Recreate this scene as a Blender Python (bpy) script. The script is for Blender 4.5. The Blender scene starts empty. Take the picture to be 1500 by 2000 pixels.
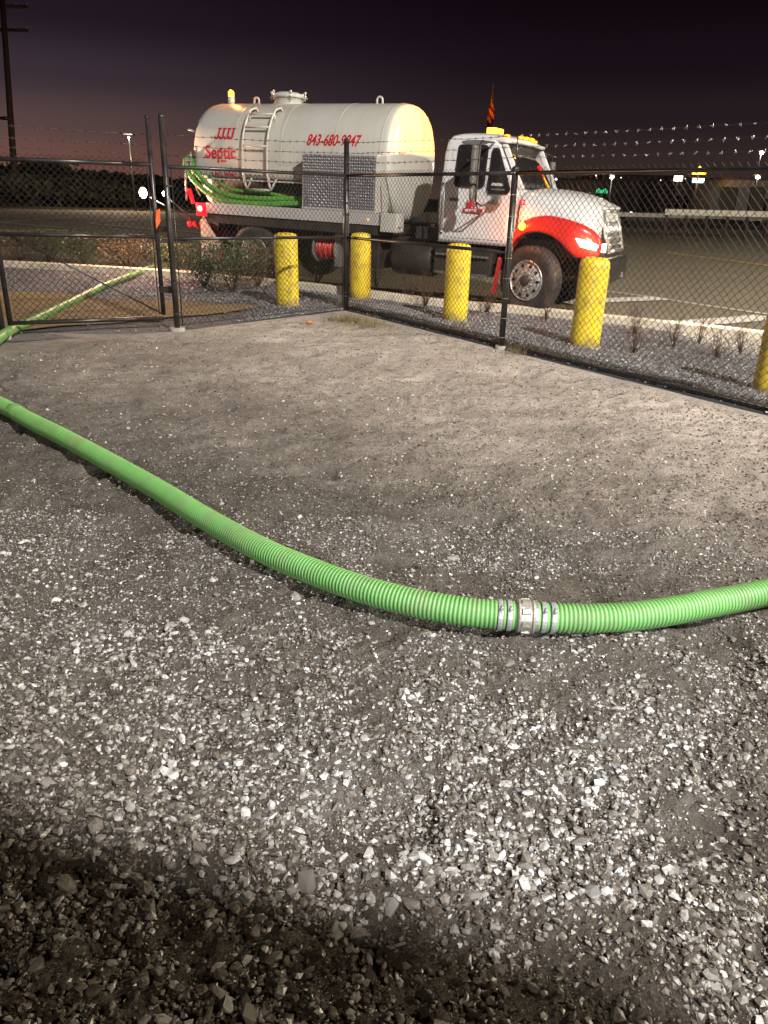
import bpy, bmesh, math, random
import numpy as np
from mathutils import Vector, Matrix, Euler
random.seed(7); rng = np.random.default_rng(11)
S = bpy.context.scene; COL = S.collection
R = math.radians
# ------------------------------------------------------------------ camera
F, CH, ROLL, YH = 1500.0, 1.54, R(1.4), 385.0
PITCH = math.atan((1000 - YH) / F)
cam_d = bpy.data.cameras.new('camera'); cam = bpy.data.objects.new('camera', cam_d); COL.objects.link(cam)
cam_d.sensor_fit = 'VERTICAL'; cam_d.sensor_height = 36.0; cam_d.lens = 36.0 * F / 2000.0
cam_d.clip_start = 0.05; cam_d.clip_end = 2500
fwd = Vector((0, math.cos(PITCH), -math.sin(PITCH))); r0 = Vector((1, 0, 0)); u0 = r0.cross(fwd)
CR = r0 * math.cos(ROLL) + u0 * math.sin(ROLL); CU = u0 * math.cos(ROLL) - r0 * math.sin(ROLL)
cam.matrix_world = Matrix(((CR.x, CU.x, -fwd.x, 0), (CR.y, CU.y, -fwd.y, 0), (CR.z, CU.z, -fwd.z, CH), (0, 0, 0, 1)))
S.camera = cam
# ------------------------------------------------------------------ world: last dusk glow on the left, town glow low down
W = bpy.data.worlds.new('World'); S.world = W; W.use_nodes = True
wn, wl = W.node_tree.nodes, W.node_tree.links
wn.clear()
w_out = wn.new('ShaderNodeOutputWorld'); w_bg = wn.new('ShaderNodeBackground')
tc = wn.new('ShaderNodeTexCoord'); sx = wn.new('ShaderNodeSeparateXYZ'); wl.new(tc.outputs['Generated'], sx.inputs[0])
def wramp(stops):
    r = wn.new('ShaderNodeValToRGB'); r.color_ramp.interpolation = 'EASE'
    el = r.color_ramp.elements
    while len(el) < len(stops): el.new(0.5)
    for e_, (p, c) in zip(el, stops): e_.position = p; e_.color = (*c, 1)
    wl.new(sx.outputs['Z'], r.inputs[0]); return r
dusk = wramp([(0.0, (.20, .084, .058)), (.035, (.155, .072, .058)), (.068, (.095, .057, .056)), (.115, (.043, .029, .038)), (.17, (.0165, .0095, .0155)), (.23, (.009, .0045, .0085)), (.5, (.005, .0025, .005))])
town = wramp([(0.0, (.048, .030, .026)), (.04, (.034, .0215, .020)), (.09, (.0180, .0112, .0135)), (.14, (.0088, .0050, .0078)), (.2, (.0048, .0023, .0040)), (.5, (.003, .0015, .003))])
az = wn.new('ShaderNodeMapRange'); az.interpolation_type = 'SMOOTHSTEP'
az.inputs['From Min'].default_value = .22; az.inputs['From Max'].default_value = -.5
wl.new(sx.outputs['X'], az.inputs['Value'])
mx = wn.new('ShaderNodeMix'); mx.data_type = 'RGBA'
wl.new(az.outputs[0], mx.inputs['Factor']); wl.new(town.outputs[0], mx.inputs['A']); wl.new(dusk.outputs[0], mx.inputs['B'])
sky = wn.new('ShaderNodeTexSky'); sky.sky_type = 'NISHITA'; sky.sun_disc = False
sky.sun_elevation = R(-7); sky.sun_rotation = R(-55)
skm = wn.new('ShaderNodeMix'); skm.data_type = 'RGBA'; skm.blend_type = 'ADD'; skm.inputs['Factor'].default_value = .05
wl.new(mx.outputs['Result'], skm.inputs['A']); wl.new(sky.outputs[0], skm.inputs['B'])
wl.new(skm.outputs['Result'], w_bg.inputs['Color']); w_bg.inputs['Strength'].default_value = 1.0
wl.new(w_bg.outputs[0], w_out.inputs['Surface'])
S.view_settings.view_transform = 'Standard'; S.view_settings.look = 'None'
S.view_settings.exposure = 0.0; S.view_settings.gamma = 1.0; S.view_settings.use_curve_mapping = False
LAMP = (7.0, -4.0, 11.5)      # the yard flood lamp on its pole, behind and to the right of the viewer
LAMP_AIM = (3.0, 11.0, 0.6); LAMP_W = 29000.0
FILL_LAMP = (-5.0, -7.0, 5.0); FILL_W = 1150.0    # added warm fill lifting the near shade, on an unseen pole behind left
NEAR_LAMP = (1.15, -.75, 1.05); NEAR_AIM = (-.10, 3.6, 1.30); NEAR_W = 620.0      # added low white spot behind the viewer, brightening the near gravel
# ------------------------------------------------------------------ helpers
def ray(x, y): return fwd + CR * ((x - 750) / F) + CU * ((1000 - y) / F)
def sstep(t): t = np.clip(t, 0, 1); return t * t * (3 - 2 * t)
CORNER = np.array([-.63, 11.53]); P990 = np.array([1.27, 8.69])
DB = (P990 - CORNER) / np.linalg.norm(P990 - CORNER); NB = np.array([-DB[1], DB[0]])
def ground_z(x, y):
    x = np.asarray(x, float); y = np.asarray(y, float)
    d = (x - CORNER[0]) * NB[0] + (y - CORNER[1]) * NB[1]
    return -.029 * np.clip(x + 2.5, 0, 8.5) * sstep(d / 2.0)
def at(x, y, z=0.0):          # the place on the ground (plus z) seen at a point of the photograph
    d = ray(x, y); zz = z
    for _ in range(12):
        t = (zz - CH) / d.z; p = Vector((0, 0, CH)) + d * t
        zz = float(ground_z(p.x, p.y)) + z
    return Vector((p.x, p.y, zz))
_T = rng.random((256, 256))
def vnoise(x, y):
    xi = np.floor(x).astype(int); yi = np.floor(y).astype(int); fx = x - xi; fy = y - yi
    fx = fx * fx * (3 - 2 * fx); fy = fy * fy * (3 - 2 * fy)
    a = _T[xi & 255, yi & 255]; b = _T[(xi + 1) & 255, yi & 255]; c = _T[xi & 255, (yi + 1) & 255]; d = _T[(xi + 1) & 255, (yi + 1) & 255]
    return (a * (1 - fx) + b * fx) * (1 - fy) + (c * (1 - fx) + d * fx) * fy - .5
def yard_mask(x, y):          # 1 inside the yard, 0 beyond the fence
    d = (x - CORNER[0]) * NB[0] + (y - CORNER[1]) * NB[1]
    nA = np.array([-.755, .656]) ; dA = (x - CORNER[0]) * nA[0] + (y - CORNER[1]) * nA[1]
    return sstep(1 - (np.maximum(d, dA) + .25) / .25)
def yard_h(x, y):
    x = np.asarray(x, float); y = np.asarray(y, float)
    n = .034 * vnoise(x * 1.1 + 5, y * 1.1) + .034 * vnoise(x * 3.1, y * 3.1 + 9) + .026 * vnoise(x * 8.3, y * 8.3)
    n += .014 * vnoise(x * 21, y * 21) + .012 * vnoise(x * 47, y * 47) + .009 * vnoise(x * 95, y * 95)
    n += -.034 * sstep((vnoise(x * 2.3 + 40, y * 5.1 + 3) - .20) / .14)
    return ground_z(x, y) + n * yard_mask(x, y) - .01

class MB:
    def __init__(s): s.v = []; s.f = []; s.n = 0; s.sm = []
    def add(s, V, Fc, smooth=False):
        V = [tuple(map(float, q)) for q in V]
        s.v += V; s.f += [tuple(i + s.n for i in q) for q in Fc]; s.sm += [smooth] * len(Fc); s.n += len(V)
        return s
    def box(s, x0, x1, y0, y1, z0, z1):
        V = [(x, y, z) for x in (x0, x1) for y in (y0, y1) for z in (z0, z1)]
        return s.add(V, [(0, 1, 3, 2), (4, 6, 7, 5), (0, 4, 5, 1), (2, 3, 7, 6), (0, 2, 6, 4), (1, 5, 7, 3)])
    def prism(s, pts, y0, y1):              # polygon in (x,z), extruded along y
        n = len(pts); V = [(p[0], y0, p[1]) for p in pts] + [(p[0], y1, p[1]) for p in pts]
        Fc = [tuple(range(n)), tuple(range(2 * n - 1, n - 1, -1))] + [(i, i + n, (i + 1) % n + n, (i + 1) % n) for i in range(n)]
        return s.add(V, Fc)
    def tube(s, P, r, k=8, smooth=True, cap=True):
        P = [Vector(p) for p in P]; n = len(P); rr = r if hasattr(r, '__len__') else [r] * n
        V = []; up = None
        for i, p in enumerate(P):
            t = (P[min(i + 1, n - 1)] - P[max(i - 1, 0)]).normalized()
            if up is None:
                up = Vector((0, 0, 1)) if abs(t.z) < .9 else Vector((1, 0, 0))
            a = t.cross(up)
            if a.length < 1e-6: a = t.orthogonal()
            a.normalize(); b = a.cross(t).normalized(); up = b
            for j in range(k):
                w = 2 * math.pi * j / k; V.append(p + (a * math.cos(w) + b * math.sin(w)) * rr[i])
        Fc = [(i * k + j, i * k + (j + 1) % k, (i + 1) * k + (j + 1) % k, (i + 1) * k + j) for i in range(n - 1) for j in range(k)]
        m0 = len(V)
        if cap:
            Fc2 = [tuple(range(k - 1, -1, -1)), tuple(range((n - 1) * k, n * k))]
        s.add(V, Fc, smooth)
        if cap:
            s.f += [tuple(q + s.n - m0 for q in f) for f in Fc2]; s.sm += [False, False]
        return s
    def cyl(s, a, b, r, k=12, smooth=True): return s.tube([a, b], r, k, smooth)
    def lathe(s, prof, o, axis='x', k=32, smooth=True):   # prof: (along, radius)
        V = []
        for a, r in prof:
            for j in range(k):
                w = 2 * math.pi * j / k; c, q = r * math.cos(w), r * math.sin(w)
                p = {'x': (a, c, q), 'y': (c, a, q), 'z': (c, q, a)}[axis]
                V.append((o[0] + p[0], o[1] + p[1], o[2] + p[2]))
        n = len(prof)
        Fc = [(i * k + j, i * k + (j + 1) % k, (i + 1) * k + (j + 1) % k, (i + 1) * k + j) for i in range(n - 1) for j in range(k)]
        return s.add(V, Fc, smooth)
    def sphere(s, c, r, k=10, m=6, sq=(1, 1, 1)):
        V = []; Fc = []
        for i in range(m + 1):
            ph = math.pi * i / m
            for j in range(k):
                w = 2 * math.pi * j / k
                V.append((c[0] + r * sq[0] * math.sin(ph) * math.cos(w), c[1] + r * sq[1] * math.sin(ph) * math.sin(w), c[2] + r * sq[2] * math.cos(ph)))
        for i in range(m):
            for j in range(k): Fc.append((i * k + j, (i + 1) * k + j, (i + 1) * k + (j + 1) % k, i * k + (j + 1) % k))
        return s.add(V, Fc, True)
    def mesh(s, name):
        me = bpy.data.meshes.new(name); me.from_pydata(s.v, [], s.f)
        me.polygons.foreach_set('use_smooth', s.sm); me.validate(); 
        bm = bmesh.new(); bm.from_mesh(me); bmesh.ops.remove_doubles(bm, verts=bm.verts, dist=1e-5); bmesh.ops.recalc_face_normals(bm, faces=bm.faces); bm.to_mesh(me); bm.free()
        return me
    def obj(s, name, m, parent=None, bevel=0, seg=2):
        o = bpy.data.objects.new(name, s.mesh(name)); COL.objects.link(o); o.data.materials.append(m)
        if parent: o.parent = parent
        if bevel:
            b = o.modifiers.new('bevel', 'BEVEL'); b.width = bevel; b.segments = seg; b.limit_method = 'ANGLE'; b.angle_limit = R(35); b.harden_normals = False
        return o
def np_mesh(name, V, Fq, m, parent=None, smooth=False):     # V (n,3), Fq (m,k) numpy
    me = bpy.data.meshes.new(name); k = Fq.shape[1]
    me.vertices.add(len(V)); me.vertices.foreach_set('co', V.astype(np.float32).ravel())
    me.loops.add(Fq.size); me.loops.foreach_set('vertex_index', Fq.astype(np.int32).ravel())
    me.polygons.add(len(Fq)); me.polygons.foreach_set('loop_start', np.arange(0, Fq.size, k, dtype=np.int32))
    me.polygons.foreach_set('loop_total', np.full(len(Fq), k, dtype=np.int32))
    me.polygons.foreach_set('use_smooth', np.full(len(Fq), bool(smooth)))
    me.update(calc_edges=True)
    o = bpy.data.objects.new(name, me); COL.objects.link(o); me.materials.append(m)
    if parent: o.parent = parent
    return o
def thing(name, label, cat, loc=(0, 0, 0), rz=0, group=None):
    o = bpy.data.objects.new(name, None); COL.objects.link(o); o.empty_display_size = .2
    o.location = loc; o.rotation_euler = (0, 0, rz); tag(o, label, cat, group); return o
def tag(o, label=None, cat=None, group=None, kind=None):
    if label: o['label'] = label
    if cat: o['category'] = cat
    if group: o['group'] = group
    if kind: o['kind'] = kind
    return o
def copy_tree(o, parent=None):
    c = o.copy(); COL.objects.link(c)
    if parent: c.parent = parent
    for ch in [q for q in bpy.data.objects if q.parent == o]: copy_tree(ch, c)
    return c
def mat(name, col, rough=.5, metal=0., var=.15, vs=6., bump=.0, bs=60., spec=.5, coat=0., emit=None, est=0., dirt=None, dirt_amt=.5, ds=3., isl=0., trans=0., coords='Object'):
    m = bpy.data.materials.new(name); m.use_nodes = True; n, l = m.node_tree.nodes, m.node_tree.links
    b = n['Principled BSDF']; b.inputs['Roughness'].default_value = rough; b.inputs['Metallic'].default_value = metal
    b.inputs['Specular IOR Level'].default_value = spec; b.inputs['Coat Weight'].default_value = coat
    if trans: b.inputs['Transmission Weight'].default_value = trans
    t = n.new('ShaderNodeTexCoord'); nz = n.new('ShaderNodeTexNoise'); nz.inputs['Scale'].default_value = vs; nz.inputs['Detail'].default_value = 6; nz.inputs['Roughness'].default_value = .6
    l.new(t.outputs[coords], nz.inputs['Vector'])
    r = n.new('ShaderNodeMapRange'); r.inputs['From Min'].default_value = .3; r.inputs['From Max'].default_value = .7
    r.inputs['To Min'].default_value = 1 - var; r.inputs['To Max'].default_value = 1 + var; l.new(nz.outputs[0], r.inputs['Value'])
    mu = n.new('ShaderNodeVectorMath'); mu.operation = 'SCALE'; mu.inputs[0].default_value = col; l.new(r.outputs[0], mu.inputs['Scale'])
    last = mu.outputs[0]
    if isl:
        g = n.new('ShaderNodeNewGeometry'); r2 = n.new('ShaderNodeMapRange'); r2.inputs['To Min'].default_value = 1 - isl; r2.inputs['To Max'].default_value = 1 + isl
        l.new(g.outputs['Random Per Island'], r2.inputs['Value']); m3 = n.new('ShaderNodeVectorMath'); m3.operation = 'SCALE'
        l.new(last, m3.inputs[0]); l.new(r2.outputs[0], m3.inputs['Scale']); last = m3.outputs[0]
    if dirt:
        nd = n.new('ShaderNodeTexNoise'); nd.inputs['Scale'].default_value = ds; nd.inputs['Detail'].default_value = 9; nd.inputs['Roughness'].default_value = .68; l.new(t.outputs[coords], nd.inputs['Vector'])
        rd = n.new('ShaderNodeMapRange'); rd.inputs['From Min'].default_value = .48; rd.inputs['From Max'].default_value = .68; rd.inputs['To Max'].default_value = dirt_amt; l.new(nd.outputs[0], rd.inputs['Value'])
        md = n.new('ShaderNodeMix'); md.data_type = 'RGBA'; l.new(rd.outputs[0], md.inputs['Factor']); l.new(last, md.inputs['A']); md.inputs['B'].default_value = (*dirt, 1); last = md.outputs['Result']
    l.new(last, b.inputs['Base Color'])
    rr = n.new('ShaderNodeMapRange'); rr.inputs['To Min'].default_value = max(.02, rough - .1); rr.inputs['To Max'].default_value = min(1, rough + .1); l.new(nz.outputs[0], rr.inputs['Value']); l.new(rr.outputs[0], b.inputs['Roughness'])
    if bump:
        nb = n.new('ShaderNodeTexNoise'); nb.inputs['Scale'].default_value = bs; nb.inputs['Detail'].default_value = 5; l.new(t.outputs[coords], nb.inputs['Vector'])
        bp = n.new('ShaderNodeBump'); bp.inputs['Strength'].default_value = bump; bp.inputs['Distance'].default_value = .01; l.new(nb.outputs[0], bp.inputs['Height']); l.new(bp.outputs[0], b.inputs['Normal'])
    if emit:
        b.inputs['Emission Color'].default_value = (*emit, 1); b.inputs['Emission Strength'].default_value = est
    return m
def glow(name, c, s): return mat(name, tuple(.6 * q for q in c), rough=.3, var=.05, emit=c, est=s)
def lamp(name, loc, col, power, radius, parent=None, spot=None, aim=None, blend=1.):
    d = bpy.data.lights.new(name, 'SPOT' if spot else 'POINT'); d.color = col; d.energy = power; d.shadow_soft_size = radius
    if spot: d.spot_size = R(spot); d.spot_blend = blend
    o = bpy.data.objects.new(name, d); COL.objects.link(o); o.location = loc
    if aim is not None: o.rotation_euler = (Vector(aim) - Vector(loc)).to_track_quat('-Z', 'Y').to_euler()
    if parent: o.parent = parent
    return o
def catmull(P, n=10):
    P = [Vector(p) for p in P]; Q = [P[0] * 2 - P[1]] + P + [P[-1] * 2 - P[-2]]; out = []
    for i in range(1, len(Q) - 2):
        a, b, c, d = Q[i - 1:i + 3]
        for j in range(n):
            t = j / n; out.append(.5 * ((2 * b) + (c - a) * t + (2 * a - 5 * b + 4 * c - d) * t * t + (3 * b - a - 3 * c + d) * t ** 3))
    out.append(P[-1]); return out

# ------------------------------------------------------------------ materials
M = dict(
    cream=mat('tank_paint', (.52, .52, .475), .32, var=.04, vs=2, coat=.3, dirt=(.42, .38, .30), dirt_amt=.28, ds=1.6, bump=.02, bs=8),
    white=mat('cab_paint', (.64, .65, .66), .25, var=.03, vs=2, coat=.5, dirt=(.45, .40, .34), dirt_amt=.20, ds=2.2),
    red=mat('red_paint', (.62, .028, .022), .28, var=.08, vs=3, coat=.5),
    redtext=mat('red_lettering', (.50, .020, .035), .45, var=.1),
    black=mat('black_steel', (.016, .015, .016), .42, var=.3, vs=10, bump=.05),
    post=mat('black_fence_coating', (.018, .016, .017), .32, var=.4, vs=14, bump=.05, dirt=(.06, .05, .045), dirt_amt=.5, ds=5),
    wire=mat('black_wire_coating', (.022, .020, .020), .35, var=.3),
    galv=mat('galvanised_wire', (.62, .60, .58), .3, 1., var=.2, vs=20),
    rubber=mat('tyre_rubber', (.030, .028, .027), .75, var=.3, vs=8, bump=.2, bs=40, dirt=(.11, .085, .06), dirt_amt=.5, ds=4),
    chassis=mat('chassis_grime', (.022, .019, .017), .7, var=.4, vs=5, bump=.3, bs=20, dirt=(.07, .05, .035), dirt_amt=.6),
    plate=mat('aluminium_sheet', (.60, .59, .58), .45, .25, var=.10, vs=3, dirt=(.25, .23, .22), dirt_amt=.4, ds=3, bump=.03, bs=10),
    diamond=mat('tread_plate', (.17, .175, .19), .4, .5, var=.15, vs=5, bump=.05),
    lug=mat('polished_tread_lug', (.80, .80, .82), .22, .5, var=.3, vs=12),
    chrome=mat('chrome', (.80, .79, .77), .22, .85, var=.1, vs=6),
    rim=mat('wheel_aluminium', (.60, .585, .56), .36, .6, var=.25, vs=9, dirt=(.14, .12, .10), dirt_amt=.6, ds=9, bump=.1),
    glass=mat('dark_window_glass', (.018, .016, .018), .06, var=.1, spec=.6, coat=.4),
    gasket=mat('window_gasket', (.014, .013, .013), .5, var=.2),
    interior=mat('grey_plastic', (.12, .12, .12), .5, var=.2),
    yellow=mat('bollard_sleeve', (.80, .60, .035), .42, var=.10, vs=3, coat=.1, dirt=(.26, .19, .07), dirt_amt=.8, ds=6, bump=.04, bs=20),
    hose=mat('green_hose', (.135, .31, .088), .5, var=.10, vs=5, dirt=(.17, .18, .10), dirt_amt=.85, ds=7),
    hose_groove=mat('dark_hose_groove', (.045, .165, .040), .6, var=.2, vs=12),
    hose_far=mat('green_stored_hose', (.12, .34, .06), .4, var=.25, vs=9, dirt=(.10, .16, .06), dirt_amt=.4, ds=6),
    clamp=mat('hose_clamp_metal', (.27, .28, .29), .4, .25, var=.15, vs=30, dirt=(.3, .28, .25), dirt_amt=.5, ds=30),
    coupling=mat('coupling_aluminium', (.29, .275, .245), .5, .5, var=.2, vs=25, dirt=(.16, .13, .09), dirt_amt=.7, ds=22, bump=.3, bs=90),
    kerb=mat('kerb_concrete', (.66, .60, .48), .85, var=.12, vs=8, bump=.4, bs=80, dirt=(.22, .19, .15), dirt_amt=.5, ds=5),
    paint=mat('road_paint', (.74, .71, .66), .8, var=.12, vs=9, bump=.3, bs=120, dirt=(.20, .18, .16), dirt_amt=.6, ds=9),
    yelpaint=mat('yellow_road_paint', (.85, .60, .14), .8, var=.15, dirt=(.12, .10, .07), dirt_amt=.7, ds=5),
    concrete=mat('post_footing', (.30, .27, .23), .9, var=.2, vs=20, bump=.6, bs=50),
    wood=mat('creosoted_wood', (.045, .028, .020), .85, var=.35, vs=4, bump=.3),
    leaf=mat('shrub_leaf', (.060, .085, .030), .55, var=.3, vs=3, isl=.5),
    dry=mat('dry_leaf', (.15, .095, .05), .7, var=.3, isl=.5),
    twig=mat('bare_twig', (.10, .058, .042), .8, var=.3),
    grassm=mat('dry_grass', (.17, .14, .06), .7, var=.3, isl=.5),
    treeleaf=mat('tree_leaf', (.035, .040, .020), .7, var=.3, isl=.4),
    bark=mat('tree_bark', (.05, .038, .028), .9, var=.3),
    wallfar=mat('far_wall', (.16, .13, .11), .8, var=.15, vs=.3),
    walllite=mat('far_pale_wall', (.24, .21, .17), .8, var=.15, vs=.5),
    rooffar=mat('far_roof', (.06, .05, .05), .8, var=.2, vs=.5),
    amber=glow('amber_lens', (1., .30, .01), 3.2), amberhot=glow('amber_lamp_core', (1., .38, .03), 6.), ambersoft=glow('amber_roof_lens', (1., .34, .03), 3.),
    head=glow('headlight_lens', (1., .72, .42), 40.), redlens=glow('red_tail_lens', (1., .012, .02), 1.6), redhot=glow('red_lamp_core', (1., .35, .32), 6.),
    work=glow('work_lamp_lens', (1., .86, .70), 70.), farwhite=glow('far_white_lamp', (1., .97, .88), 120.), farwarm=glow('far_warm_lamp', (1., .80, .6), 6.),
    signblue=glow('lit_white_sign', (.70, .90, 1.), 6.), signorange=glow('lit_orange_sign', (1., .45, .03), 7.), signgreen=glow('lit_green_sign', (.04, .60, .22), 1.2),
    headblue=glow('far_car_headlight', (.55, .75, 1.), 5.), reflred=mat('red_flap', (.42, .025, .02), .5, dirt=(.2, .12, .08), dirt_amt=.7, ds=6),
    tagor=mat('orange_tag', (.80, .13, .03), .5, var=.1), steelpipe=mat('galvanised_pipe', (.35, .34, .33), .4, .6, var=.2),
    foot_shade=mat('fence_foot_shade', (.030, .032, .034), .8, var=.4, vs=8, bump=.5, bs=30), redhose=mat('red_air_hose', (.55, .05, .04), .4, var=.2),
    beigeflap=mat('pale_mud_flap', (.52, .46, .36), .7, var=.15, dirt=(.2, .16, .1), dirt_amt=.6, ds=6),
    hill=mat('far_ground', (.035, .030, .022), .9, var=.4, vs=.1, coords='Object'),
)
def ground_mat(name, c1, c2, c3, rough, bump, sc, speck=.0, speckc=(.4, .38, .34)):
    m = bpy.data.materials.new(name); m.use_nodes = True; n, l = m.node_tree.nodes, m.node_tree.links; b = n['Principled BSDF']
    t = n.new('ShaderNodeTexCoord')
    def noise(s, d=8, ro=.62):
        q = n.new('ShaderNodeTexNoise'); q.inputs['Scale'].default_value = s; q.inputs['Detail'].default_value = d; q.inputs['Roughness'].default_value = ro; l.new(t.outputs['Object'], q.inputs['Vector']); return q
    big, mid, fin = noise(.55), noise(6.), noise(sc, 6, .7)
    def mixc(f, a, bb):
        q = n.new('ShaderNodeMix'); q.data_type = 'RGBA'; l.new(f, q.inputs['Factor'])
        for s_, v in (('A', a), ('B', bb)):
            if isinstance(v, tuple): q.inputs[s_].default_value = (*v, 1)
            else: l.new(v, q.inputs[s_])
        return q.outputs['Result']
    def rng_(o, a, bb, lo=0., hi=1.):
        q = n.new('ShaderNodeMapRange'); q.inputs['From Min'].default_value = a; q.inputs['From Max'].default_value = bb; q.inputs['To Min'].default_value = lo; q.inputs['To Max'].default_value = hi; l.new(o, q.inputs['Value']); return q.outputs[0]
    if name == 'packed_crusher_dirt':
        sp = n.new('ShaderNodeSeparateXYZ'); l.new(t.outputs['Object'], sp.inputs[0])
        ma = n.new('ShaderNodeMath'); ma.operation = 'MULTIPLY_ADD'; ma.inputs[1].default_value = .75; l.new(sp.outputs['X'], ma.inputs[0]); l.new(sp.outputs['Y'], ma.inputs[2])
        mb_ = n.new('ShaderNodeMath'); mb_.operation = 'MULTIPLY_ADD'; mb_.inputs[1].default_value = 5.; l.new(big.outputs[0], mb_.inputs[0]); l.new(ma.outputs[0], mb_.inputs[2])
        dry = rng_(mb_.outputs[0], 6.0, 10.6)  # paler toward the fence: lamp falloff put into the soil colour
        c1 = mixc(dry, (.088, .078, .066), (.45, .385, .335)); c2 = mixc(dry, (.125, .113, .097), (.54, .475, .425)); c3 = mixc(dry, (.060, .050, .040), (.30, .28, .23))  # dry here is the lamp falloff painted into the soil colour
    c = mixc(rng_(big.outputs[0], .38, .62), c1, c2); c = mixc(rng_(mid.outputs[0], .42, .68, 0, .75), c, c3)
    sm = n.new('ShaderNodeVectorMath'); sm.operation = 'SCALE'; l.new(c, sm.inputs[0]); l.new(rng_(fin.outputs[0], .3, .7, .55, 1.5), sm.inputs['Scale']); c = sm.outputs[0]
    h = fin.outputs[0]
    if speck:
        v = n.new('ShaderNodeTexVoronoi'); v.inputs['Scale'].default_value = sc * .9; v.inputs['Randomness'].default_value = 1; l.new(t.outputs['Object'], v.inputs['Vector'])
        vs_ = n.new('ShaderNodeSeparateColor'); l.new(v.outputs['Color'], vs_.inputs[0])
        a = n.new('ShaderNodeMath'); a.operation = 'MULTIPLY'; l.new(rng_(v.outputs['Distance'], .38, .22), a.inputs[0]); l.new(rng_(vs_.outputs[0], 1 - speck, 1 - speck + .06), a.inputs[1])
        c = mixc(a.outputs[0], c, speckc)
        ad = n.new('ShaderNodeMath'); ad.operation = 'MULTIPLY_ADD'; ad.inputs[1].default_value = .8; l.new(a.outputs[0], ad.inputs[0]); l.new(fin.outputs[0], ad.inputs[2]); h = ad.outputs[0]
    l.new(c, b.inputs['Base Color']); b.inputs['Roughness'].default_value = rough; b.inputs['Specular IOR Level'].default_value = .35
    bp = n.new('ShaderNodeBump'); bp.inputs['Strength'].default_value = bump; bp.inputs['Distance'].default_value = .02; l.new(h, bp.inputs['Height'])
    b2 = n.new('ShaderNodeBump'); b2.inputs['Strength'].default_value = bump * .8; b2.inputs['Distance'].default_value = .05; l.new(noise(sc * .28, 5, .6).outputs[0], b2.inputs['Height']); l.new(b2.outputs[0], bp.inputs['Normal']); l.new(bp.outputs[0], b.inputs['Normal'])
    return m
G = dict(
    yard=ground_mat('packed_crusher_dirt', (.150, .125, .100), (.215, .185, .155), (.110, .085, .060), .85, .9, 110, .22, (.36, .34, .31)),
    bed=ground_mat('bed_gravel_base', (.12, .12, .125), (.17, .17, .178), (.08, .07, .065), .8, 1., 60, .5, (.30, .30, .33)),
    sand=ground_mat('tan_sand', (.235, .165, .080), (.30, .215, .115), (.17, .12, .06), .9, .6, 60),
    asphalt=ground_mat('worn_asphalt', (.225, .195, .145), (.265, .232, .175), (.180, .155, .118), .8, .5, 120, .15, (.20, .18, .16)),
    verge=ground_mat('rough_dark_grass', (.045, .042, .022), (.07, .06, .03), (.035, .03, .018), .95, 1., 10),
)
def stone_mat(name, dark, light):
    m = bpy.data.materials.new(name); m.use_nodes = True; n, l = m.node_tree.nodes, m.node_tree.links; b = n['Principled BSDF']
    g = n.new('ShaderNodeNewGeometry'); oi = n.new('ShaderNodeObjectInfo'); a = n.new('ShaderNodeMath'); a.operation = 'ADD'
    l.new(g.outputs['Random Per Island'], a.inputs[0]); l.new(oi.outputs['Random'], a.inputs[1]); fr = n.new('ShaderNodeMath'); fr.operation = 'FRACT'; l.new(a.outputs[0], fr.inputs[0])
    r = n.new('ShaderNodeValToRGB'); el = r.color_ramp.elements; el[0].color = (*dark, 1); el[1].color = (*light, 1)
    e2 = el.new(.78); e2.color = tuple(.62 * d + .38 * q for d, q in zip(dark, light)) + (1,); e3 = el.new(.45); e3.color = (dark[0] * 1.45, dark[1] * 1.40, dark[2] * 1.32, 1)
    l.new(fr.outputs[0], r.inputs[0])
    t = n.new('ShaderNodeTexCoord'); nz = n.new('ShaderNodeTexNoise'); nz.inputs['Scale'].default_value = 90; nz.inputs['Detail'].default_value = 5; l.new(t.outputs['Object'], nz.inputs['Vector'])
    mr = n.new('ShaderNodeMapRange'); mr.inputs['From Min'].default_value = .3; mr.inputs['From Max'].default_value = .7; mr.inputs['To Min'].default_value = .6; mr.inputs['To Max'].default_value = 1.3; l.new(nz.outputs[0], mr.inputs['Value'])
    sc = n.new('ShaderNodeVectorMath'); sc.operation = 'SCALE'; l.new(r.outputs[0], sc.inputs[0]); l.new(mr.outputs[0], sc.inputs['Scale']); l.new(sc.outputs[0], b.inputs['Base Color'])
    b.inputs['Roughness'].default_value = .42; b.inputs['Specular IOR Level'].default_value = .75
    bp = n.new('ShaderNodeBump'); bp.inputs['Strength'].default_value = .6; bp.inputs['Distance'].default_value = .002; l.new(nz.outputs[0], bp.inputs['Height']); l.new(bp.outputs[0], b.inputs['Normal'])
    return m
_n, _l = M['yellow'].node_tree.nodes, M['yellow'].node_tree.links; _b = _n['Principled BSDF']; _src = _b.inputs['Base Color'].links[0].from_socket
_t = _n.new('ShaderNodeTexCoord'); _s = _n.new('ShaderNodeSeparateXYZ'); _l.new(_t.outputs['Object'], _s.inputs[0]); _q = _n.new('ShaderNodeTexNoise'); _q.inputs['Scale'].default_value = 14; _l.new(_t.outputs['Object'], _q.inputs['Vector'])
_a = _n.new('ShaderNodeMath'); _a.operation = 'MULTIPLY_ADD'; _a.inputs[1].default_value = -.22; _l.new(_q.outputs[0], _a.inputs[0]); _l.new(_s.outputs['Z'], _a.inputs[2])
_r = _n.new('ShaderNodeMapRange'); _r.inputs['From Min'].default_value = .04; _r.inputs['From Max'].default_value = -.10; _r.inputs['To Max'].default_value = .8; _l.new(_a.outputs[0], _r.inputs['Value'])
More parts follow.
